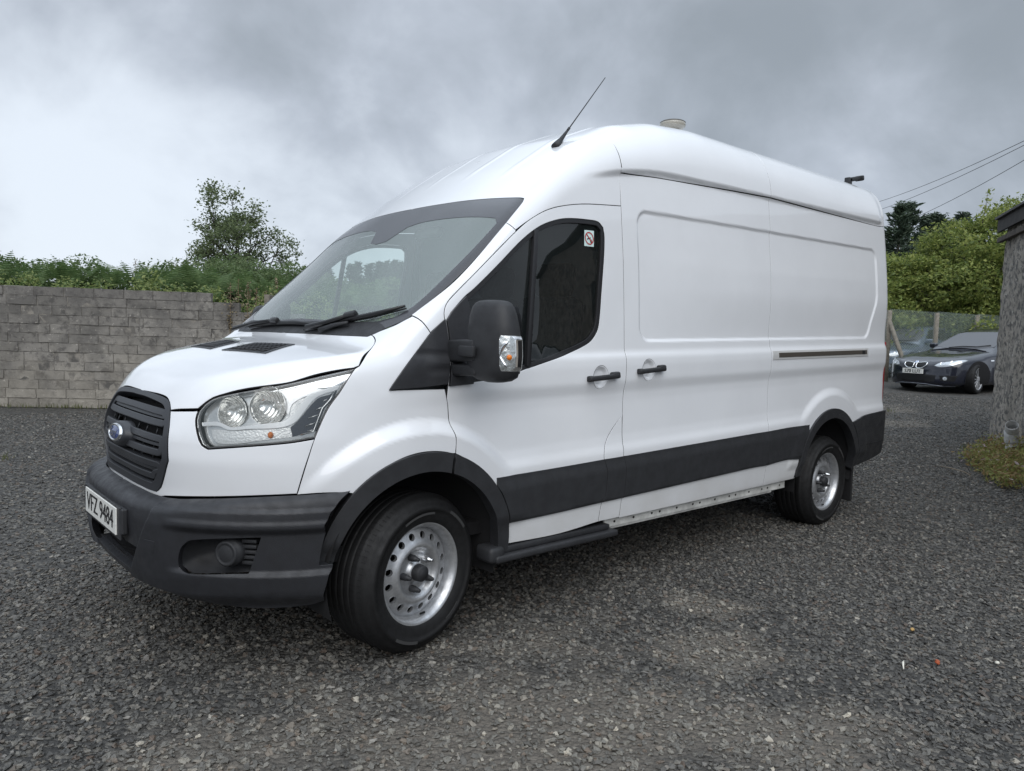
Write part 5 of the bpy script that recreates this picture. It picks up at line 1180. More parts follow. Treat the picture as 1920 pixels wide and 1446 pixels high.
A.add(quad(sc_-xd*.004-zd*.001,xd*.95+zd*.3,zd,.015,.0028,.0010),[(0,1,2,3)],1)
A.add(quad(sc_+xd*.012-zd*.013,xd,zd,.006,.008,.0010),[(0,1,2,3)],1)
A.obj('no_smoking_symbol',[mat('sign_red',(.42,.03,.03),rough=.5),mat('plate_ink',(.01,.01,.01))],D1,False)
# --- mirrors
def mirror_unit(s):
    MR=part_empty('door_mirror',VAN,(0,0,0)); MR.matrix_parent_inverse=wmat(VAN).inverted()
    cx,cy=.185,-1.175
    # housing sections from bottom to top: z, half width along the mirror plane, half depth, centre shift
    yaw=math.radians(-14); u=Vector((math.sin(yaw)*.0+.20,-.98,0)).normalized(); w=Vector((-u.y,u.x,0)); w=Vector((-.98,-.20,0)).normalized()
    secs=[(1.192,.035,.030,.01),(1.200,.078,.045,.008),(1.216,.108,.060,.004),(1.25,.122,.070,0),(1.30,.126,.075,-.001),(1.36,.125,.076,-.003),(1.42,.118,.072,-.006),(1.47,.108,.066,-.009),(1.505,.096,.057,-.011),(1.522,.084,.046,-.012),(1.531,.066,.034,-.012),(1.5345,.035,.018,-.012)]
    n=40; V=[];F=[]
    for z,a,b,sh in secs:
        for i in range(n):
            t=2*math.pi*i/n; ct,st=math.cos(t),math.sin(t); e=.62
            p=Vector((cx,cy,z))+u*(sh+a*math.copysign(abs(ct)**e,ct))+w*(b*math.copysign(abs(st)**(.8 if st>0 else .35),st)*(1 if st>0 else .55))
            V.append(p)
    m=len(secs)
    for q in range(m-1):
        for i in range(n): F.append((q*n+i,q*n+(i+1)%n,(q+1)*n+(i+1)%n,(q+1)*n+i))
    F.append(tuple(range(n-1,-1,-1))); F.append(tuple((m-1)*n+i for i in range(n)))
    fl=lambda V:[(a,-b if s>0 else b,c) for a,b,c in V]; ff=lambda F:[f[::-1] for f in F] if s>0 else F
    HM=mesh('housing',fl(V),ff(F),BLACK,MR)
    # arms
    bm=bmesh.new()
    for z,h,dx in ((1.315,.095,-.01),(1.232,.05,0)):
        a=Vector((.155+dx,-.955,z)); b=Vector((.150+dx,-1.14,z+.008)); mid=(a+b)/2; d=(b-a); L_=d.length; d.normalize(); xx=d.cross(Vector((0,0,1))).normalized()
        box(bm,mid,(.085,L_,h),Matrix((xx,d,xx.cross(d))).transposed(),.012,3)
    box(bm,(.085,-1.115,1.318),(.02,.10,.045),None,.006,2)
    if s>0:
        for v in bm.verts: v.co.y=-v.co.y
        bmesh.ops.reverse_faces(bm,faces=bm.faces)
    bm_obj('arm',bm,BLACK,MR,auto=40,smooth=True)
    # indicator lens wrapping the outer front corner
    V=[];F=[]; nz=14; nt_=16; V2=[]
    for iz in range(nz+1):
        z=1.243+(1.388-1.243)*iz/nz; zz_=np.array([q[0] for q in secs]); a=np.interp(z,zz_,[q[1] for q in secs]); b=np.interp(z,zz_,[q[2] for q in secs]); sh=np.interp(z,zz_,[q[3] for q in secs])
        k=1-.12*abs(2*iz/nz-1)**6
        t0=math.radians(62); 
        for i in range(nt_+1):
            t=math.radians(-32)+(t0-math.radians(-32)-(.10*(1-k)*8))*i/nt_; ct,st=math.cos(t),math.sin(t); e=.62
            bulge=1.045 if 0<i<nt_ and 0<iz<nz else 1.0
            base=u*(a*math.copysign(abs(ct)**e,ct))+w*(b*math.copysign(abs(st)**(.8 if st>0 else .35),st)*(1 if st>0 else .55))
            c0=Vector((cx,cy,z))+u*sh
            V.append(c0+base*bulge); V2.append(c0+base*1.012)
    for iz in range(nz):
        for i in range(nt_):
            k=iz*(nt_+1)+i; F.append((k,k+1,k+nt_+2,k+nt_+1))
    fr=mesh('indicator_bowl',fl(V2),ff(F),mat('ind_silver',(.70,.71,.71),rough=.25,metal=.8,bump=.9,bscale=55),MR)
    mesh('indicator_lens',fl(V),ff(F),glass('lens_clear',(.96,.97,.97)),MR)
    bm=bmesh.new(); bmesh.ops.create_uvsphere(bm,u_segments=12,v_segments=8,radius=.012)
    p=Vector((cx,cy,1.30))+u*.112+w*.045
    for v in bm.verts: v.co=v.co+Vector((p.x,p.y if s<0 else -p.y,p.z))
    bm_obj('indicator_bulb',bm,AMB,MR,True)
    A=Acc()
    ctr=[(Vector((cx,cy,1.262+.1*q))+u*(.118-.035*math.sin(q*math.pi))*1.0+w*.068) for q in np.linspace(0,1,9)]
    A.tube([ (p.x,p.y if s<0 else -p.y,p.z) for p in ctr],.006,6); A.obj('indicator_reflector',CHROME,MR)
    # mirror glass on the back
    yb=[(-.10,1.23),(.10,1.23),(.112,1.30),(.10,1.46),(.08,1.51),(-.09,1.51),(-.115,1.44),(-.118,1.30)]
    V=[Vector((cx,cy,z))+u*a-w*.047 for a,z in yb]; mesh('mirror_glass',fl(V),ff([tuple(range(7,-1,-1))]),CHROME,MR,False)
mirror_unit(-1); mirror_unit(1)
# --- door handles with round finger recess
def handle(par,x0,x1,z0,z1,s):
    xm=(x0+x1)/2; zm_=(z0+z1)/2
    o=[]
    n=28
    cup=[(xm-.005+.058*math.cos(2*math.pi*i/n),-.99,zm_+.060*math.sin(2*math.pi*i/n)) for i in range(n)]
    def cupoff(P): return -.001-.020*_ss(1.0,.6,np.hypot((P[:,0]-xm+.005)/.058,(P[:,2]-zm_)/.060))
    if s<0: panel('handle_cup',cup,D_SIDE,PAINT,par,off=cupoff,h=.008,lip=.0,gap=0)
    else: panel('handle_cup',mirz(cup)[::-1],(0,1,.12),PAINT,par,off=cupoff,h=.008,lip=.0,gap=0)
    a=on([(x0,-.994,z0)],body,.022)[0]; b=on([(x1,-.994,z1)],body,.022)[0]
    bm=bmesh.new(); d=Vector(b-a); L_=d.length; d.normalize(); y=Vector((0,-1,0)); z=d.cross(y)*-1; 
    M=Matrix((d,y,z)).transposed()
    box(bm,Vector(a+b)/2,(L_,.022,.027),M,.009,3)
    box(bm,Vector(b)-d*.028+Vector((0,.008,.004)),(.058,.034,.036),M,.010,3)
    box(bm,Vector(a)+d*.02+Vector((0,.010,0)),(.035,.03,.030),M,.008,3)
    if s>0:
        for v in bm.verts: v.co.y=-v.co.y
        bmesh.ops.reverse_faces(bm,faces=bm.faces)
    bm_obj('door_handle',bm,BLACK,par,True,auto=50)
for s,dr,sl_ in ((-1,D1,S1),(1,D2,S2)):
    handle(dr,.956,1.190,1.181,1.197,s); handle(sl_,1.354,1.584,1.216,1.232,s)
# --- sliding rail
for s,rp in ((-1,R1),(1,R2)):
    o=[(2.795,-.99,1.343),(4.285,-.99,1.380),(4.284,-.994,1.318),(2.793,-.994,1.284)]
    fl=(lambda P:P) if s<0 else (lambda P:mirz(P)[::-1]); dd=(0,-s*-1,.12)
    RL=panel('slide_rail',fl(o),(0,s*1.0,.12),mat('rail_silver',(.72,.72,.71),rough=.3,metal=.35),rp,off=.004,h=.05,lip=.004,gap=0)
    panel('rail_slot',fl([(2.87,-.99,1.329),(4.255,-.99,1.363),(4.255,-.994,1.334),(2.87,-.994,1.300)]),(0,s*1.0,.12),mat('rail_slot',(.10,.088,.075),rough=.35,metal=.3),rp,off=.0062,h=.05,lip=.003,gap=0)
    panel('rail_stop',fl([(4.17,-.99,1.360),(4.215,-.99,1.361),(4.215,-.994,1.334),(4.17,-.994,1.333)]),(0,s*1.0,.12),DARK,rp,off=.0085,h=.05,lip=.003,gap=0)
# --- sills, step and flange
for s in (-1,1):
    bm=bmesh.new()
    box(bm,(2.16,s*.945,.392),(1.94,.012,.05),None,.003)
    box(bm,(2.10,s*.925,.362),(1.74,.03,.022),None,.004)
    bm_obj('sill_flange',bm,mat('flange_white',(.70,.70,.67),rough=.5,var=.35,vscale=9),VAN)
    A=Acc()
    for i in range(14):
        x=1.30+i*.135+.03*((i*7)%3-1); th=np.linspace(0,2*math.pi,9)[:-1]
        A.add([(x+.009*math.cos(t),s*.9525,.394+.007*math.sin(t)) for t in th],[tuple(range(8)) if s<0 else tuple(range(7,-1,-1))])
    A.obj('drain_hole',DARK,VAN,False)['kind']='stuff'
    bm=bmesh.new()
    box(bm,(.80,s*.965,.352),(.86,.11,.035),None,.012,3); box(bm,(.79,s*.95,.385),(.80,.08,.03),None,.008,2); box(bm,(.385,s*.95,.372),(.09,.12,.075),None,.02,3)
    bm_obj('side_step',bm,BLACK,VAN,True,auto=40)
    bm=bmesh.new(); box(bm,(.46,s*.80,.43),(.02,.30,.22),None,.004); bm_obj('mud_flap',bm,RUBBER,VAN)
    bm=bmesh.new(); box(bm,(4.20,s*.84,.32),(.02,.26,.36),None,.006); bm_obj('mud_flap',bm,RUBBER,VAN)
# rear bumper corner
rb=[(4.215,-1,.83)]+[(4.30,-1,.842),(4.56,-1,.857),(4.70,-.97,.862),(4.71,-.97,.75),(4.70,-.97,.56),(4.64,-.97,.50),(4.50,-1,.465),(4.20,-1,.43)]+arc(RO[0],RO[1],RO[2]+.004,1,48,8)
near_far('rear_bumper',rb,(.4,-1,.1),BLACK,off=.014,h=.02,lip=.05)
bm=bmesh.new(); box(bm,(4.74,0,.66),(.16,1.84,.34),None,.03,3); bm_obj('rear_bumper',bm,BLACK,VAN,True,auto=40)
A=Acc(); A.tube(on([(4.19,-1,.597),(4.35,-1,.600),(4.55,-1,.606),(4.66,-.98,.61)],body,.0145),.0025,5); A.obj('bumper_seam',DARK,VAN)
# rear lamps and hinges
for s in (-1,1):
    bm=bmesh.new(); box(bm,(4.712,s*.925,1.14),(.035,.07,.60),None,.012,2); bm_obj('rear_lamp',bm,mat('lamp_red',(.30,.012,.015),rough=.2,coat=1),VAN,True,auto=40)
    for z,dx in ((1.70,0),(.80,.03)):
        bm=bmesh.new(); box(bm,(4.755+dx,s*.90,z),(.05,.06,.16 if z>1 else .07),None,.018,3); box(bm,(4.785+dx,s*.905,z+.02),(.022,.03,.03),None,.006); box(bm,(4.785+dx,s*.905,z-.02),(.022,.03,.03),None,.006)
        bm_obj('door_hinge',bm,PAINT,VAN,True,auto=40)
# --- wipers and cowl
cowl=[(-.19,0,1.355),(-.175,-.45,1.36),(-.150,-.72,1.365),(-.10,-.78,1.395),(-.08,-.70,1.412),(-.105,-.45,1.412),(-.125,0,1.412)]
panel('cowl',cowl,D_WS,BLACK,VAN,off=.002,mirror='join',h=.03,lip=.02,gap=-.004)
def wiper(arm,blade,cap):
    WP=part_empty('wiper',VAN,(0,0,0)); WP.matrix_parent_inverse=wmat(VAN).inverted()
    A=Acc(); a=on(arm,body,.035); A.tube(a,[.014,.012,.009,.008][:len(a)],8); A.obj('wiper_arm',mat('wiper_black',(.012,.012,.013),rough=.35),WP)
    A=Acc(); b=on(blade,body,.016); k=len(b); A.tube(b,[.006]+[.013]*(k-2)+[.006],8); b2=on(blade,body,.003); A.tube(b2,.004,4); A.obj('wiper_blade',mat('wiper_black',(.012,.012,.013)),WP)
    bm=bmesh.new(); p=Vector(on([cap],body,.03)[0]); d=(Vector(blade[-1])-Vector(blade[0])).normalized(); g=Vector(grad(body,np.array([cap]))[0]); yv_=g.cross(d).normalized()
    box(bm,p,(.075,.03,.032),Matrix((d,yv_,d.cross(yv_))).transposed(),.008,2); bm_obj('blade_clip',bm,mat('wiper_black',(.012,.012,.013)),WP,True,auto=40)
wiper([(-.19,-.26,1.36),(-.15,-.38,1.395),(-.097,-.52,1.44)],[(-.185,-.20,1.37),(-.12,-.46,1.425),(-.075,-.64,1.455),(-.008,-.80,1.491)],(-.10,-.505,1.44))
wiper([(-.18,.66,1.35),(-.16,.45,1.39),(-.15,.20,1.40)],[(-.165,.52,1.385),(-.150,.25,1.40),(-.145,-.02,1.402),(-.150,-.28,1.395)],(-.148,.19,1.402))
A=Acc(); A.tube(on([(-.185,-.36,1.37),(-.15,-.44,1.40),(-.13,-.52,1.415)],body,.02),[.012,.011,.007],8); A.obj('washer_jet',BLACK,VAN)
# --- aerial, beacon, roof light
ab=on([(1.062,-.606,2.43)],body,0)[0]; dirA=onray=np.array([.62,.20,.76]); dirA/=np.linalg.norm(dirA)
AE=part_empty('aerial',VAN,(0,0,0)); AE.matrix_parent_inverse=wmat(VAN).inverted()
AX=np.array([.63,.06,.72]); AX/=np.linalg.norm(AX)
A=Acc(); A.tube([ab-AX*.01,ab+AX*.02,ab+AX*.06,ab+AX*.13,ab+AX*.145],[.026,.022,.013,.0075,.006],10); A.obj('aerial_base',BLACK,AE)
A=Acc(); A.tube([ab+AX*.14,ab+AX*.36,ab+AX*.64],[.0035,.003,.0024],6); A.tube([ab+AX*.14,ab+AX*.165],.0075,8); A.obj('aerial_rod',BLACK,AE)
BC=part_empty('beacon',VAN,(0,0,0)); BC.matrix_parent_inverse=wmat(VAN).inverted()
bx,by,bz=2.33,-.43,2.836
def ell(rx,ry,rz,z,prof,m,name):
    V=[];F=[];n=36
    for q,(r,h) in enumerate(prof):
        for i in range(n): a=2*math.pi*i/n; V.append((bx+rx*r*math.cos(a),by+ry*r*math.sin(a),z+h))
    for q in range(len(prof)-1):
        for i in range(n): F.append((q*n+i,q*n+(i+1)%n,(q+1)*n+(i+1)%n,(q+1)*n+i))
    F.append(tuple((len(prof)-1)*n+i for i in range(n))); mesh(name,V,F,m,BC)
ell(.085,.085,.1,bz,[(.5,-.075),(.55,-.06),(.62,-.035)],BLACK,'beacon_base')
ell(.088,.088,.1,bz,[(.40,-.036),(.72,-.030),(.93,-.014),(1.0,.002),(.96,.014)],mat('beacon_lens',(.36,.34,.29),rough=.15,coat=.8),'beacon_lens')
ell(.088,.088,.1,bz,[(.97,.013),(.975,.017),(.85,.024),(.55,.030),(.2,.032)],mat('beacon_top',(.10,.095,.09),rough=.4),'beacon_top')
bm=bmesh.new(); M=Matrix.Rotation(math.radians(-14),3,'Y')
box(bm,(4.58,-.66,2.815),(.24,.05,.035),M,.008,2); box(bm,(4.48,-.66,2.77),(.05,.05,.08),None,.008); box(bm,(4.69,-.66,2.838),(.05,.07,.045),M,.012,2)
bm_obj('roof_work_lamp',bm,BLACK,VAN,True,auto=40)
# --- cab interior
CABIN=mat('cabin_plastic',(.10,.105,.11),rough=.65); SEATM=mat('seat_cloth',(.10,.102,.11),rough=.95,var=.4,vscale=30)
bm=bmesh.new()
box(bm,(.06,0,1.16),(.60,1.72,.36),None,.09,4); box(bm,(.28,.42,1.29),(.30,.46,.12),None,.06,4); box(bm,(.22,-.1,1.24),(.25,.9,.16),None,.06,3)
bm_obj('dashboard',bm,mat('dash_plastic',(.15,.16,.165),rough=.6),VAN,True,auto=60)
bm=bmesh.new(); box(bm,(.02,-.36,1.362),(.16,.21,.003),Matrix.Rotation(.2,3,'Z')); bm_obj('paper',bm,mat('paper',(.75,.80,.79),rough=.7),VAN)
# steering wheel on the right-hand side
V=[];F=[];n1_,n2_=36,10; c=Vector((.42,.42,1.30)); axv=Vector((.80,0,.60)).normalized(); ea=Vector((0,1,0)); eb=axv.cross(ea)
for i in range(n1_):
    a=2*math.pi*i/n1_; rd_=math.cos(a)*ea+math.sin(a)*eb
    for j in range(n2_):
        b=2*math.pi*j/n2_; V.append(c+rd_*(.185+.016*math.cos(b))+axv*.016*math.sin(b))
for i in range(n1_):
    for j in range(n2_): F.append((i*n2_+j,i*n2_+(j+1)%n2_,((i+1)%n1_)*n2_+(j+1)%n2_,((i+1)%n1_)*n2_+j))
SWH=mesh('steering_wheel',V,F,CABIN,VAN)
bm=bmesh.new(); M=Matrix((ea,eb,axv)).transposed(); box(bm,c-axv*.02,(.34,.05,.03),M,.01); box(bm,c-axv*.02-eb*.0,(.15,.14,.05),M,.03,3); bm_obj('wheel_hub',bm,CABIN,SWH,True,auto=50)
for y in (-.62,-.12,.45):
    bm=bmesh.new(); box(bm,(.72,y,.92),(.50,.46,.16),None,.05,3); box(bm,(1.00,y,1.28),(.15,.44,.66),Matrix.Rotation(math.radians(10),3,'Y'),.06,4); box(bm,(1.08,y,1.70),(.10,.26,.19),Matrix.Rotation(math.radians(8),3,'Y'),.045,3)
    bm_obj('seat',bm,SEATM,VAN,True,auto=60)
bm=bmesh.new(); box(bm,(1.215,0,1.30),(.02,1.76,1.70),None,.004); box(bm,(1.216,0,2.235),(.02,1.64,.18),None,.004); box(bm,(1.217,0,2.40),(.02,1.40,.16),None,.004); bm_obj('bulkhead',bm,mat('bulkhead_grey',(.74,.76,.76),rough=.7),VAN)
bm=bmesh.new(); box(bm,(2.0,0,.47),(4.9,1.70,.06)); box(bm,(2.0,0,.40),(4.6,.9,.14)); box(bm,(0,0,.36),(.10,1.5,.10),None,.02); box(bm,(3.75,0,.345),(.11,1.5,.11),None,.02); box(bm,(-.45,0,.55),(.5,1.1,.25))
bm_obj('underbody',bm,DARK,VAN)
bm=bmesh.new(); box(bm,(.52,-.20,1.93),(.05,.22,.06),Matrix.Rotation(.6,3,'Y'),.02,3); bm_obj('sun_visor',bm,mat('visor_grey',(.30,.30,.30),rough=.8),VAN)
# --- wheels
TYRE=mat('tyre_rubber',(.013,.013,.0135),rough=.62,spec=.35,bump=.25,bscale=300,var=.35,vscale=25,rvar=.08)
def build_wheel(parent,loc,rz):
    """outer face towards local -y"""
    WH=part_empty('wheel',parent,loc,rz); WH.matrix_parent_inverse=wmat(parent).inverted()
    R=.348
    prof=[(.205,.03),(.212,-.010),(.224,-.022),(.238,-.030),(.262,-.037),(.278,-.0385),(.279,-.0405),(.300,-.039),(.3005,-.036),(.318,-.028),(.328,-.017),(.3345,-.004),(.3385,.004),(.3430,.012)]
    tw=.195; y=.016
    # tread: five ribs with four grooves
    for k in range(5):
        w=.031; prof+=[(R-.0015,y),(R-.0002*abs(k-2),y+.004),(R-.0002*abs(k-2),y+w-.004),(R-.0015,y+w)]
        if k<4: prof+=[(R-.009,y+w+.001),(R-.009,y+w+.006)]
        y+=w+.007
    prof+=[(.343,y+.0),(.336,y+.012),(.318,y+.030),(.28,y+.040),(.24,y+.03),(.205,y-.02)]
    V,F=lathe_vf(prof,128)
    ty=mesh('tyre',V,F,TYRE,WH,local=True)
    # shoulder sipes
    A=Acc()
    for i in range(90):
        a=2*math.pi*i/90; ca,sa=math.cos(a),math.sin(a); da=.0045
        for yy0,yy1,r0,r1 in ((-.012,.008,.3335,.3412),(.012,.046,.3478,.3482)):
            P=[]
            for r,yv_ in ((r0,yy0),(r1,yy1)):
                for q in (-da,da): P.append(((r+.0012)*math.cos(a+q*.5/.34*.34),yv_,(r+.0012)*math.sin(a+q*.5/.34*.34)))
            A.add(P,[(0,1,3,2)])
    A.obj('tread_sipes',mat('sipe_dark',(.006,.006,.006),rough=.9),WH,local=True,smooth=False)['kind']='stuff'
    # raised sidewall marks
    A=Acc()
    for a0,a1,r0,r1 in ((35,60,.284,.297),(235,262,.284,.297),(80,118,.262,.272),(300,320,.262,.270)):
        n=14; P=[]
        for i in range(n+1):
            a=math.radians(a0+(a1-a0)*i/n)
            for r in (r0,r1): P.append((r*math.cos(a),-.0418-(r-.28)*.0,r*math.sin(a)))
        A.add(P,[(2*i,2*i+1,2*i+3,2*i+2) for i in range(n)])
    A.obj('sidewall_mark',mat('tyre_mark',(.05,.05,.05),rough=.5),WH,local=True,smooth=False)
    # rim barrel and flange
    rp=[(.212,.10),(.195,.05),(.197,.016),(.200,.004),(.207,-.006),(.2125,-.014),(.222,-.021),(.2245,-.020),(.2245,-.014),(.216,.0)]
    V,F=lathe_vf(rp,96); RIM_=mesh('rim',V,F,STEEL,WH,local=True)
    # disc with round holes, dished
    dz=_table([(0,.012),(.045,.012),(.050,.030),(.092,.030),(.102,.010),(.118,-.002),(.132,.001),(.150,.014),(.178,.024),(.192,.030),(.198,.034),(.21,.05)],.0035,0,.22,200)
    th=np.linspace(0,2*math.pi,97)[:-1]; outer=np.stack([.1975*np.cos(th),.1975*np.sin(th)],1)
    holes=[]
    for i in range(16):
        a=2*math.pi*(i+.5)/16; c=.1625*np.array([math.cos(a),math.sin(a)]); t=np.linspace(0,2*math.pi,21)[:-1]; holes.append(c+np.stack([.0155*np.cos(t),.0155*np.sin(t)],1))
    pts=[]
    for r in np.arange(.012,.195,.0065):
        n=max(8,int(2*math.pi*r/.009)); t=np.linspace(0,2*math.pi,n,endpoint=False)+r*40; pts.append(np.stack([r*np.cos(t),r*np.sin(t)],1))
    pts=np.concatenate(pts); ok=np.ones(len(pts),bool)
    for hh in holes: ok&=np.hypot(*(pts-hh.mean(0)).T)>.019
    v2,f,_,_=tri2d([outer]+holes,pts[ok])
    rr_=np.hypot(v2[:,0],v2[:,1]); V=[(a,np.interp(r,dz[0],dz[1]),b) for (a,b),r in zip(v2,rr_)]
    V=list(V); F=f.tolist(); 
    for hh in holes:
        b=len(V)
        for q in hh: r=np.hypot(*q); V.append((q[0],np.interp(r,dz[0],dz[1])-.001,q[1]))
        for q in hh: r=np.hypot(*q); V.append((q[0]*1.0,np.interp(r,dz[0],dz[1])+.014,q[1]))
        n=len(hh); F+=[(b+i,b+(i+1)%n,b+n+(i+1)%n,b+n+i) for i in range(n)]
    mesh('wheel_disc',V,F,STEEL,WH,local=True)
    mesh('brake_backing',*lathe_vf([(.0,.085),(.19,.085)],32),DARK,WH,local=True)
    V,F=lathe_vf([(.0,-.030),(.020,-.030),(.022,-.027),(.030,-.027),(.035,-.022),(.0365,.0),(.0365,.02)],32); mesh('hub_cap',V,F,BLACK,WH,local=True)
    for i in range(5):
        a=math.radians(90+22+72*i); c=(.073*math.cos(a),.073*math.sin(a))
        V,F=lathe_vf([(.0,-.026),(.006,-.026),(.009,-.022),(.009,-.010),(.0115,-.009),(.0125,.0),(.015,.006),(.0155,.034)],12)
        mesh('wheel_nut',[(v[0]+c[0],v[1],v[2]+c[1]) for v in V],F,SATIN if i==4 else BLACK,WH,local=True)
    bm=bmesh.new(); box(bm,(.03,.004,-.188),(.03,.008,.008),None,.002); bm_obj('balance_weight',bm,DARK,WH,local=True)
    return WH
def copy_part(o,parent):
    c=o.copy(); COL.objects.link(c); c.parent=parent
    for ch in o.children: copy_part(ch,c)
    return c
W1=build_wheel(VAN,(0,-.930,.346),math.radians(9.94))
KIDS=list(W1.children)
def wheel_copy(loc,rz):
    c=W1.copy(); COL.objects.link(c); c.location=loc; c.rotation_euler=(0,0,rz); c.parent=VAN; c.matrix_parent_inverse=wmat(VAN).inverted()
    for k in KIDS:
        d=k.copy(); COL.objects.link(d); d.parent=c
    return c
wheel_copy((3.75,-.938,.346),0.0); wheel_copy((0,.930,.346),math.pi+math.radians(8.5)); wheel_copy((3.75,.938,.346),math.pi)
# ------------------------------------------------------------------ saloon cars at the back of the yard
TOPC_=_table([(-1.0,.20),(-.90,.50),(-.86,.60),(-.80,.665),(-.70,.72),(-.45,.79),(-.1,.855),(.3,.90),(.62,.945),(1.05,1.165),(1.45,1.345),(1.75,1.425),(2.2,1.45),(2.7,1.42),(3.1,1.32),(3.45,1.14),(3.7,1.08),(4.05,1.05),(4.3,.7)],.04,-1.2,4.6,580)
SECC=_table([(.1,.80),(.22,.88),(.35,.905),(.5,.915),(.66,.915),(.74,.895),(.80,.895),(.88,.885),(.93,.84),(.97,.79),(1.1,.735),(1.3,.66),(1.45,.58),(1.6,.5)],.02,0,1.8,360)
TSC=np.gradient(TOPC_[1],TOPC_[0])
def carbody(x,y,z):
    ay=np.abs(y); w=np.interp(z,SECC[0],SECC[1])
    for cx in (0.0,2.89):
        d=np.hypot(x-cx,z-.33); w=w+.018*(1-_ss(.40,.47,d))*(ay>0)
    w=w-.10*np.clip((.2-x)/1.0,0,1.2)**2-.09*np.clip((x-3.0)/1.0,0,1.2)**2
    s=np.interp(x,TOPC_[0],TSC); ft=(z-np.interp(x,TOPC_[0],TOPC_[1])+.075*ay*ay*(1-.5*_ss(.5,1.0,x))-.012*_ss(.12,.5,ay)*(1-_ss(.4,.7,x)))/np.sqrt(1+s*s)
    nz_=np.interp(z,[.15,.25,.40,.45,.52,.62,.75],[-.84,-.875,-.865,-.85,-.845,-.83,-.76])
    ff=(nz_+.34*(ay/.9)**2.6-x)*.78
    f=_smax(ft,ff,.06); f=_smax(f,ay-w,.07); f=_smax(f,x-4.02+.2*(ay/.9)**2,.12)
    return np.maximum(f,.17-z)
def shell(name,fn,m,parent):
    rows=[]
    na=72; a=np.linspace(0,2*math.pi,na,endpoint=False)
    for th in np.linspace(.02,math.pi/2,16)[:-1]: rows.append((-.35,th))
    for x in np.linspace(-.35,3.5,76): rows.append((x,math.pi/2))
    for th in np.linspace(math.pi/2,math.pi-.02,14)[1:]: rows.append((3.5,th))
    O=[];D=[]
    for x,th in rows:
        for q in a: O.append((x,0,.55)); D.append((-math.cos(th),math.sin(th)*math.cos(q),math.sin(th)*math.sin(q)))
    O=np.array(O);D=np.array(D); t=np.full(len(O),2.2)
    for i in range(110):
        P=O+t[:,None]*D; t=np.maximum(t-.75*fn(*P.T),.01)
    P=O+t[:,None]*D; nr=len(rows); I=np.arange(nr*na).reshape(nr,na); J=np.roll(I,-1,1)
    Q=np.stack([I[:-1].ravel(),I[1:].ravel(),J[1:].ravel(),J[:-1].ravel()],1)
    V=P.tolist(); F=Q.tolist(); V.append(O[0]+D[0]*0+np.array([-(t[0]),0,0])); F+=[(len(V)-1,int(I[0,i]),int(J[0,i])) for i in range(na)]
    return mesh(name,V,F,m,parent,True,None)
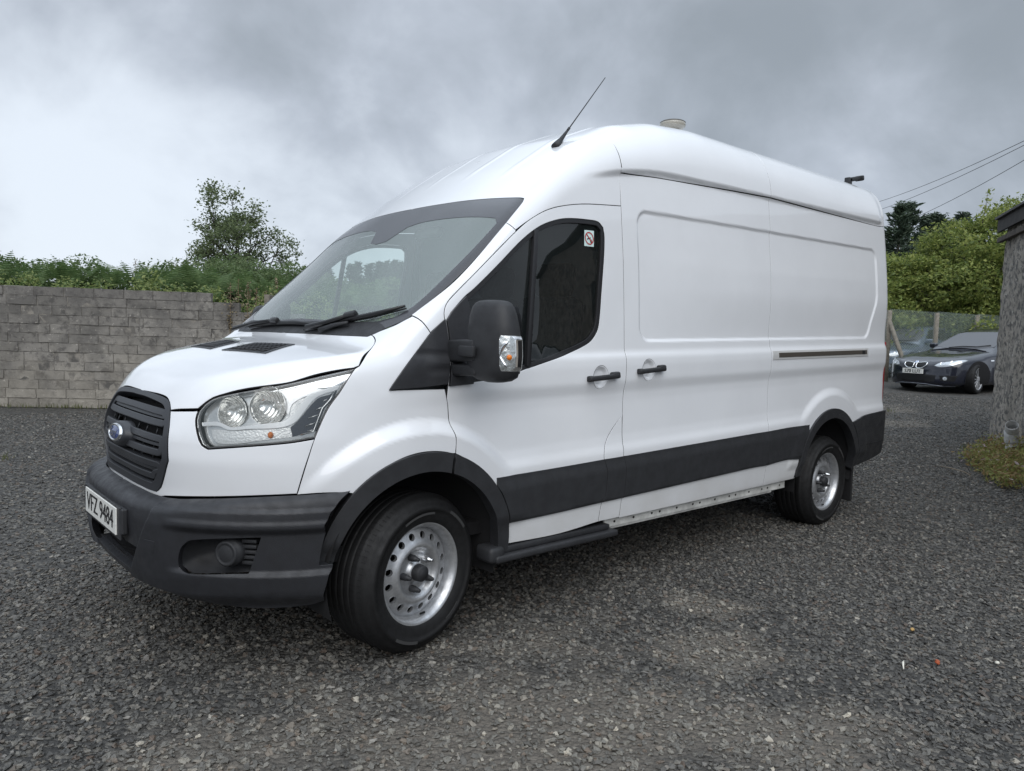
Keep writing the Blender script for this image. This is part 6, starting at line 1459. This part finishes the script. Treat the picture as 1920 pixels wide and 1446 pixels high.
def car(name,label,paint,loc,rz,pitch,plate,steer,badge=True):
    root=thing(name,label,'car')
    B=shell('body',carbody,paint,root)
    GL=mat('car_glass',(.03,.033,.038),rough=.06,spec=.8,coat=1.0,coat_rough=.03); LG=mat('car_lamp',(.55,.58,.60),rough=.12,metal=.6,coat=1.0,bump=.4,bscale=40)
    def pj(nm,o,d,m,off=.004,**k): return panel(nm,o,d,m,k.pop('par',root),fn=carbody,off=off,gap=0,h=k.pop('h',.05),lip=k.pop('lip',.006),**k)
    pj('windscreen',[(.70,0,1.0),(.68,-.35,.99),(.80,-.69,1.00),(1.02,-.70,1.10),(1.40,-.60,1.29),(1.46,-.50,1.335),(1.47,0,1.36)],(-.5,0,.86),mat('car_screen',(.10,.105,.115),rough=.22,coat=.0,spec=.35),mirror='join')
    for s,f_ in ((-1,lambda P:P),(1,lambda P:mirz(P)[::-1])):
        pj('side_window',f_([(1.12,-.74,1.02),(1.9,-.74,1.02),(1.9,-.62,1.34),(1.55,-.62,1.33)]),(0,s,.3),GL); pj('side_window',f_([(1.96,-.74,1.02),(2.75,-.74,1.02),(2.95,-.70,1.12),(2.6,-.63,1.31),(1.96,-.62,1.34)]),(0,s,.3),GL)
        HD=pj('headlight',f_([(-.755,-.42,.600),(-.70,-.50,.665),(-.55,-.68,.705),(-.32,-.83,.735),(-.28,-.86,.728),(-.36,-.84,.690),(-.50,-.76,.630),(-.62,-.66,.588),(-.72,-.52,.575)]),(-.75,s*.6,.3),LG,h=.03)
        for q,(yy,xx) in enumerate(((-.56,-.665),(-.70,-.53))):
            c=on([(xx,yy*(-s),.632)],carbody,.006)[0]; g=grad(carbody,c[None])[0]; e1=np.cross(g,[0,0,1]); e1/=np.linalg.norm(e1); e2=np.cross(e1,g); A=Acc(); n=20
            V=[c+.043*(math.cos(2*math.pi*i/n)*e1+math.sin(2*math.pi*i/n)*e2) for i in range(n)]+[c-g*.02]; F=[(i,(i+1)%n,n) for i in range(n)]; mesh('lamp_ring',V,F,CHROME,HD)
        # kidney grille
        k=f_([(-.82,-.035,.680),(-.78,-.20,.690),(-.77,-.275,.665),(-.79,-.268,.60),(-.83,-.17,.545),(-.845,-.06,.545),(-.845,-.035,.58)])
        KG=pj('kidney_grille',k,(-1,s*.2,.2),mat('car_grille_black',(.008,.008,.009),rough=.4),h=.03)
        o=dense(k,.02); A=Acc(); g=on(o,carbody,.012); A.tube(list(g)+[g[0]],.0105,6); A.obj('grille_rim',CHROME,KG)
        A=Acc(); c=on([(-.72,-.66*(-s),.335)],carbody,.004)[0]; g=grad(carbody,c[None])[0]; e1=np.cross(g,[0,0,1]); e1/=np.linalg.norm(e1); e2=np.cross(e1,g); n=18; V=[c+g*.004+.042*(math.cos(2*math.pi*i/n)*e1+math.sin(2*math.pi*i/n)*e2) for i in range(n)]+[c+g*.008]; mesh('fog_light',V,[(i,(i+1)%n,n) for i in range(n)],LG,root)
        pj('bumper_vent',f_([(-.76,-.55,.40),(-.52,-.80,.40),(-.55,-.77,.28),(-.74,-.57,.28)]),(-.75,s*.66,0),mat('car_grille_black',(.008,.008,.009)),off=.002,h=.04)
        bm=bmesh.new(); box(bm,(.98,s*.93,1.02),(.10,.20,.125),Matrix.Rotation(-s*.15,3,'Z'),.035,3); box(bm,(1.02,s*.80,.985),(.06,.12,.04),None,.01); bm_obj('door_mirror',bm,paint,root,True,auto=60)
        for cx in (0.0,2.89):
            th=np.linspace(0,2*math.pi,40)[:-1]; pj('arch_shade',f_([(cx+.375*math.cos(a),-.92,.345+.375*math.sin(a)) for a in th if .345+.375*math.sin(a)>.18]),(0,s,0),DARK,off=.003,h=.06)  # black disc on the uncut body, painted shade of the arch opening
            W_=part_empty('wheel',root,(cx,s*.925,.327),(math.pi if s>0 else 0)+(steer if cx==0 else 0)); 
            V,F=lathe_vf([(.235,.02),(.245,-.005),(.262,-.014),(.30,-.010),(.318,.004),(.327,.025),(.327,.20),(.31,.225),(.235,.21)],64); mesh('tyre',V,F,TYRE,W_,local=True)
            V,F=lathe_vf([(.222,.10),(.222,.010),(.236,-.006),(.242,-.004)],64); RM=mesh('rim',V,F,STEEL,W_,local=True); mesh('brake_backing',*lathe_vf([(0,.06),(.23,.06)],32),DARK,W_,local=True)
            A=Acc(); bm=bmesh.new()
            for i in range(14):
                a=2*math.pi*i/14; R=Matrix.Rotation(-a,3,'Y'); box(bm,R@Vector((.14,.012,0)),(.175,.022,.020),R,.004)
            box(bm,(0,.006,0),(.11,.03,.11),None,.014,3); bm_obj('spokes',bm,STEEL,W_,local=True)
        pj('side_repeater',f_([(.42,-.92,.735),(.52,-.92,.738),(.52,-.92,.712),(.42,-.92,.709)]),(0,s,0),CHROME,h=.05)
    pj('lower_intake',[(-.86,0,.415),(-.85,-.30,.415),(-.80,-.50,.40),(-.80,-.47,.27),(-.85,-.30,.25),(-.87,0,.25)],(-.9,-.4,0),mat('car_grille_black',(.008,.008,.009)),off=.002,mirror='join')
    A=Acc(); A.tube(on([(-.5,-.76,.205),(-.72,-.55,.205),(-.83,-.3,.205),(-.865,0,.205),(-.83,.3,.205),(-.72,.55,.205),(-.5,.76,.205)],carbody,.004),.012,5); A.obj('lip_trim',mat('lip_grey',(.20,.21,.24),rough=.25,metal=.4),root)
    A=Acc(); A.tube(on([(.66,.30,1.0),(.74,.0,1.0),(.74,-.35,1.01),(.84,-.60,1.04)],carbody,.02),.010,5); A.obj('wiper',RUBBER,root)
    A=Acc(); A.tube(on([(.58,.66,.93),(.66,.35,.95),(.68,0,.955),(.66,-.35,.95),(.58,-.66,.93)],carbody,.002),.016,6); A.obj('bonnet_gap',DARK,root)
    for s in (-1,1):
        A=Acc(); A.tube(on([(-.73,s*.30,.70),(-.45,s*.55,.78),(0,s*.66,.86),(.55,s*.74,.93)],carbody,.0),.006,5); A.obj('bonnet_crease',paint,root)
    bm=bmesh.new(); box(bm,(-.893,0,.478),(.012,.52,.111),None,.003); p_=bm_obj('number_plate',bm,mat('plate_white',(.8,.8,.76)),root)
    if plate: lettering(plate,(-.8995,.0,.478),(0,-1,0),(0,0,1),.40,.075,mat('plate_ink',(.012,.012,.014)),p_,.001,bold=.004)
    if badge:
        c=on([(-.775,0,.69)],carbody,.004)[0]; g=grad(carbody,c[None])[0]; e1=np.array([0,-1.0,0]); e2=np.cross(e1,g); n=24; ring=lambda r,q:[c+g*q+r*(math.cos(2*math.pi*i/n)*e1+math.sin(2*math.pi*i/n)*e2) for i in range(n)]
        BG=stack('bonnet_badge',[ring(.042,0),ring(.042,.006),ring(.036,.008)],CHROME,root)
        for k in range(4):
            q=[c+g*.009]+[c+g*.009+.033*(math.cos(math.pi/2*(k+i/6))*e1+math.sin(math.pi/2*(k+i/6))*e2) for i in range(7)]; mesh('badge_quarter',q,[(0,i+1,i+2) for i in range(6)],mat('badge_sky',(.05,.20,.55),rough=.3) if k%2 else mat('badge_white',(.8,.8,.8),rough=.3),BG,False)
    root.location=loc; root.rotation_euler=(0,-pitch,rz); return root
NAVY=mat('navy_paint',(.006,.008,.018),rough=.22,coat=1.0,coat_rough=.03,spec=.6)
fw=view_pt(1828,737,15.0); rz_=math.radians(-18.5)
car('parked_car','dark navy saloon car with silver kidney grille parked by the wire fence',NAVY,(16.936,2.617,.440),rz_,.030,'S70 LUT',math.radians(16))
g2=view_pt(1648,690,21.5)
car('parked_car','silver blue car half hidden behind the van and the navy saloon',mat('bluegrey_paint',(.16,.20,.26),rough=.25,coat=1.0,metal=.3),(g2[0],g2[1],float(gz(g2[0],0))),math.radians(-5),.03,None,0.0,False)
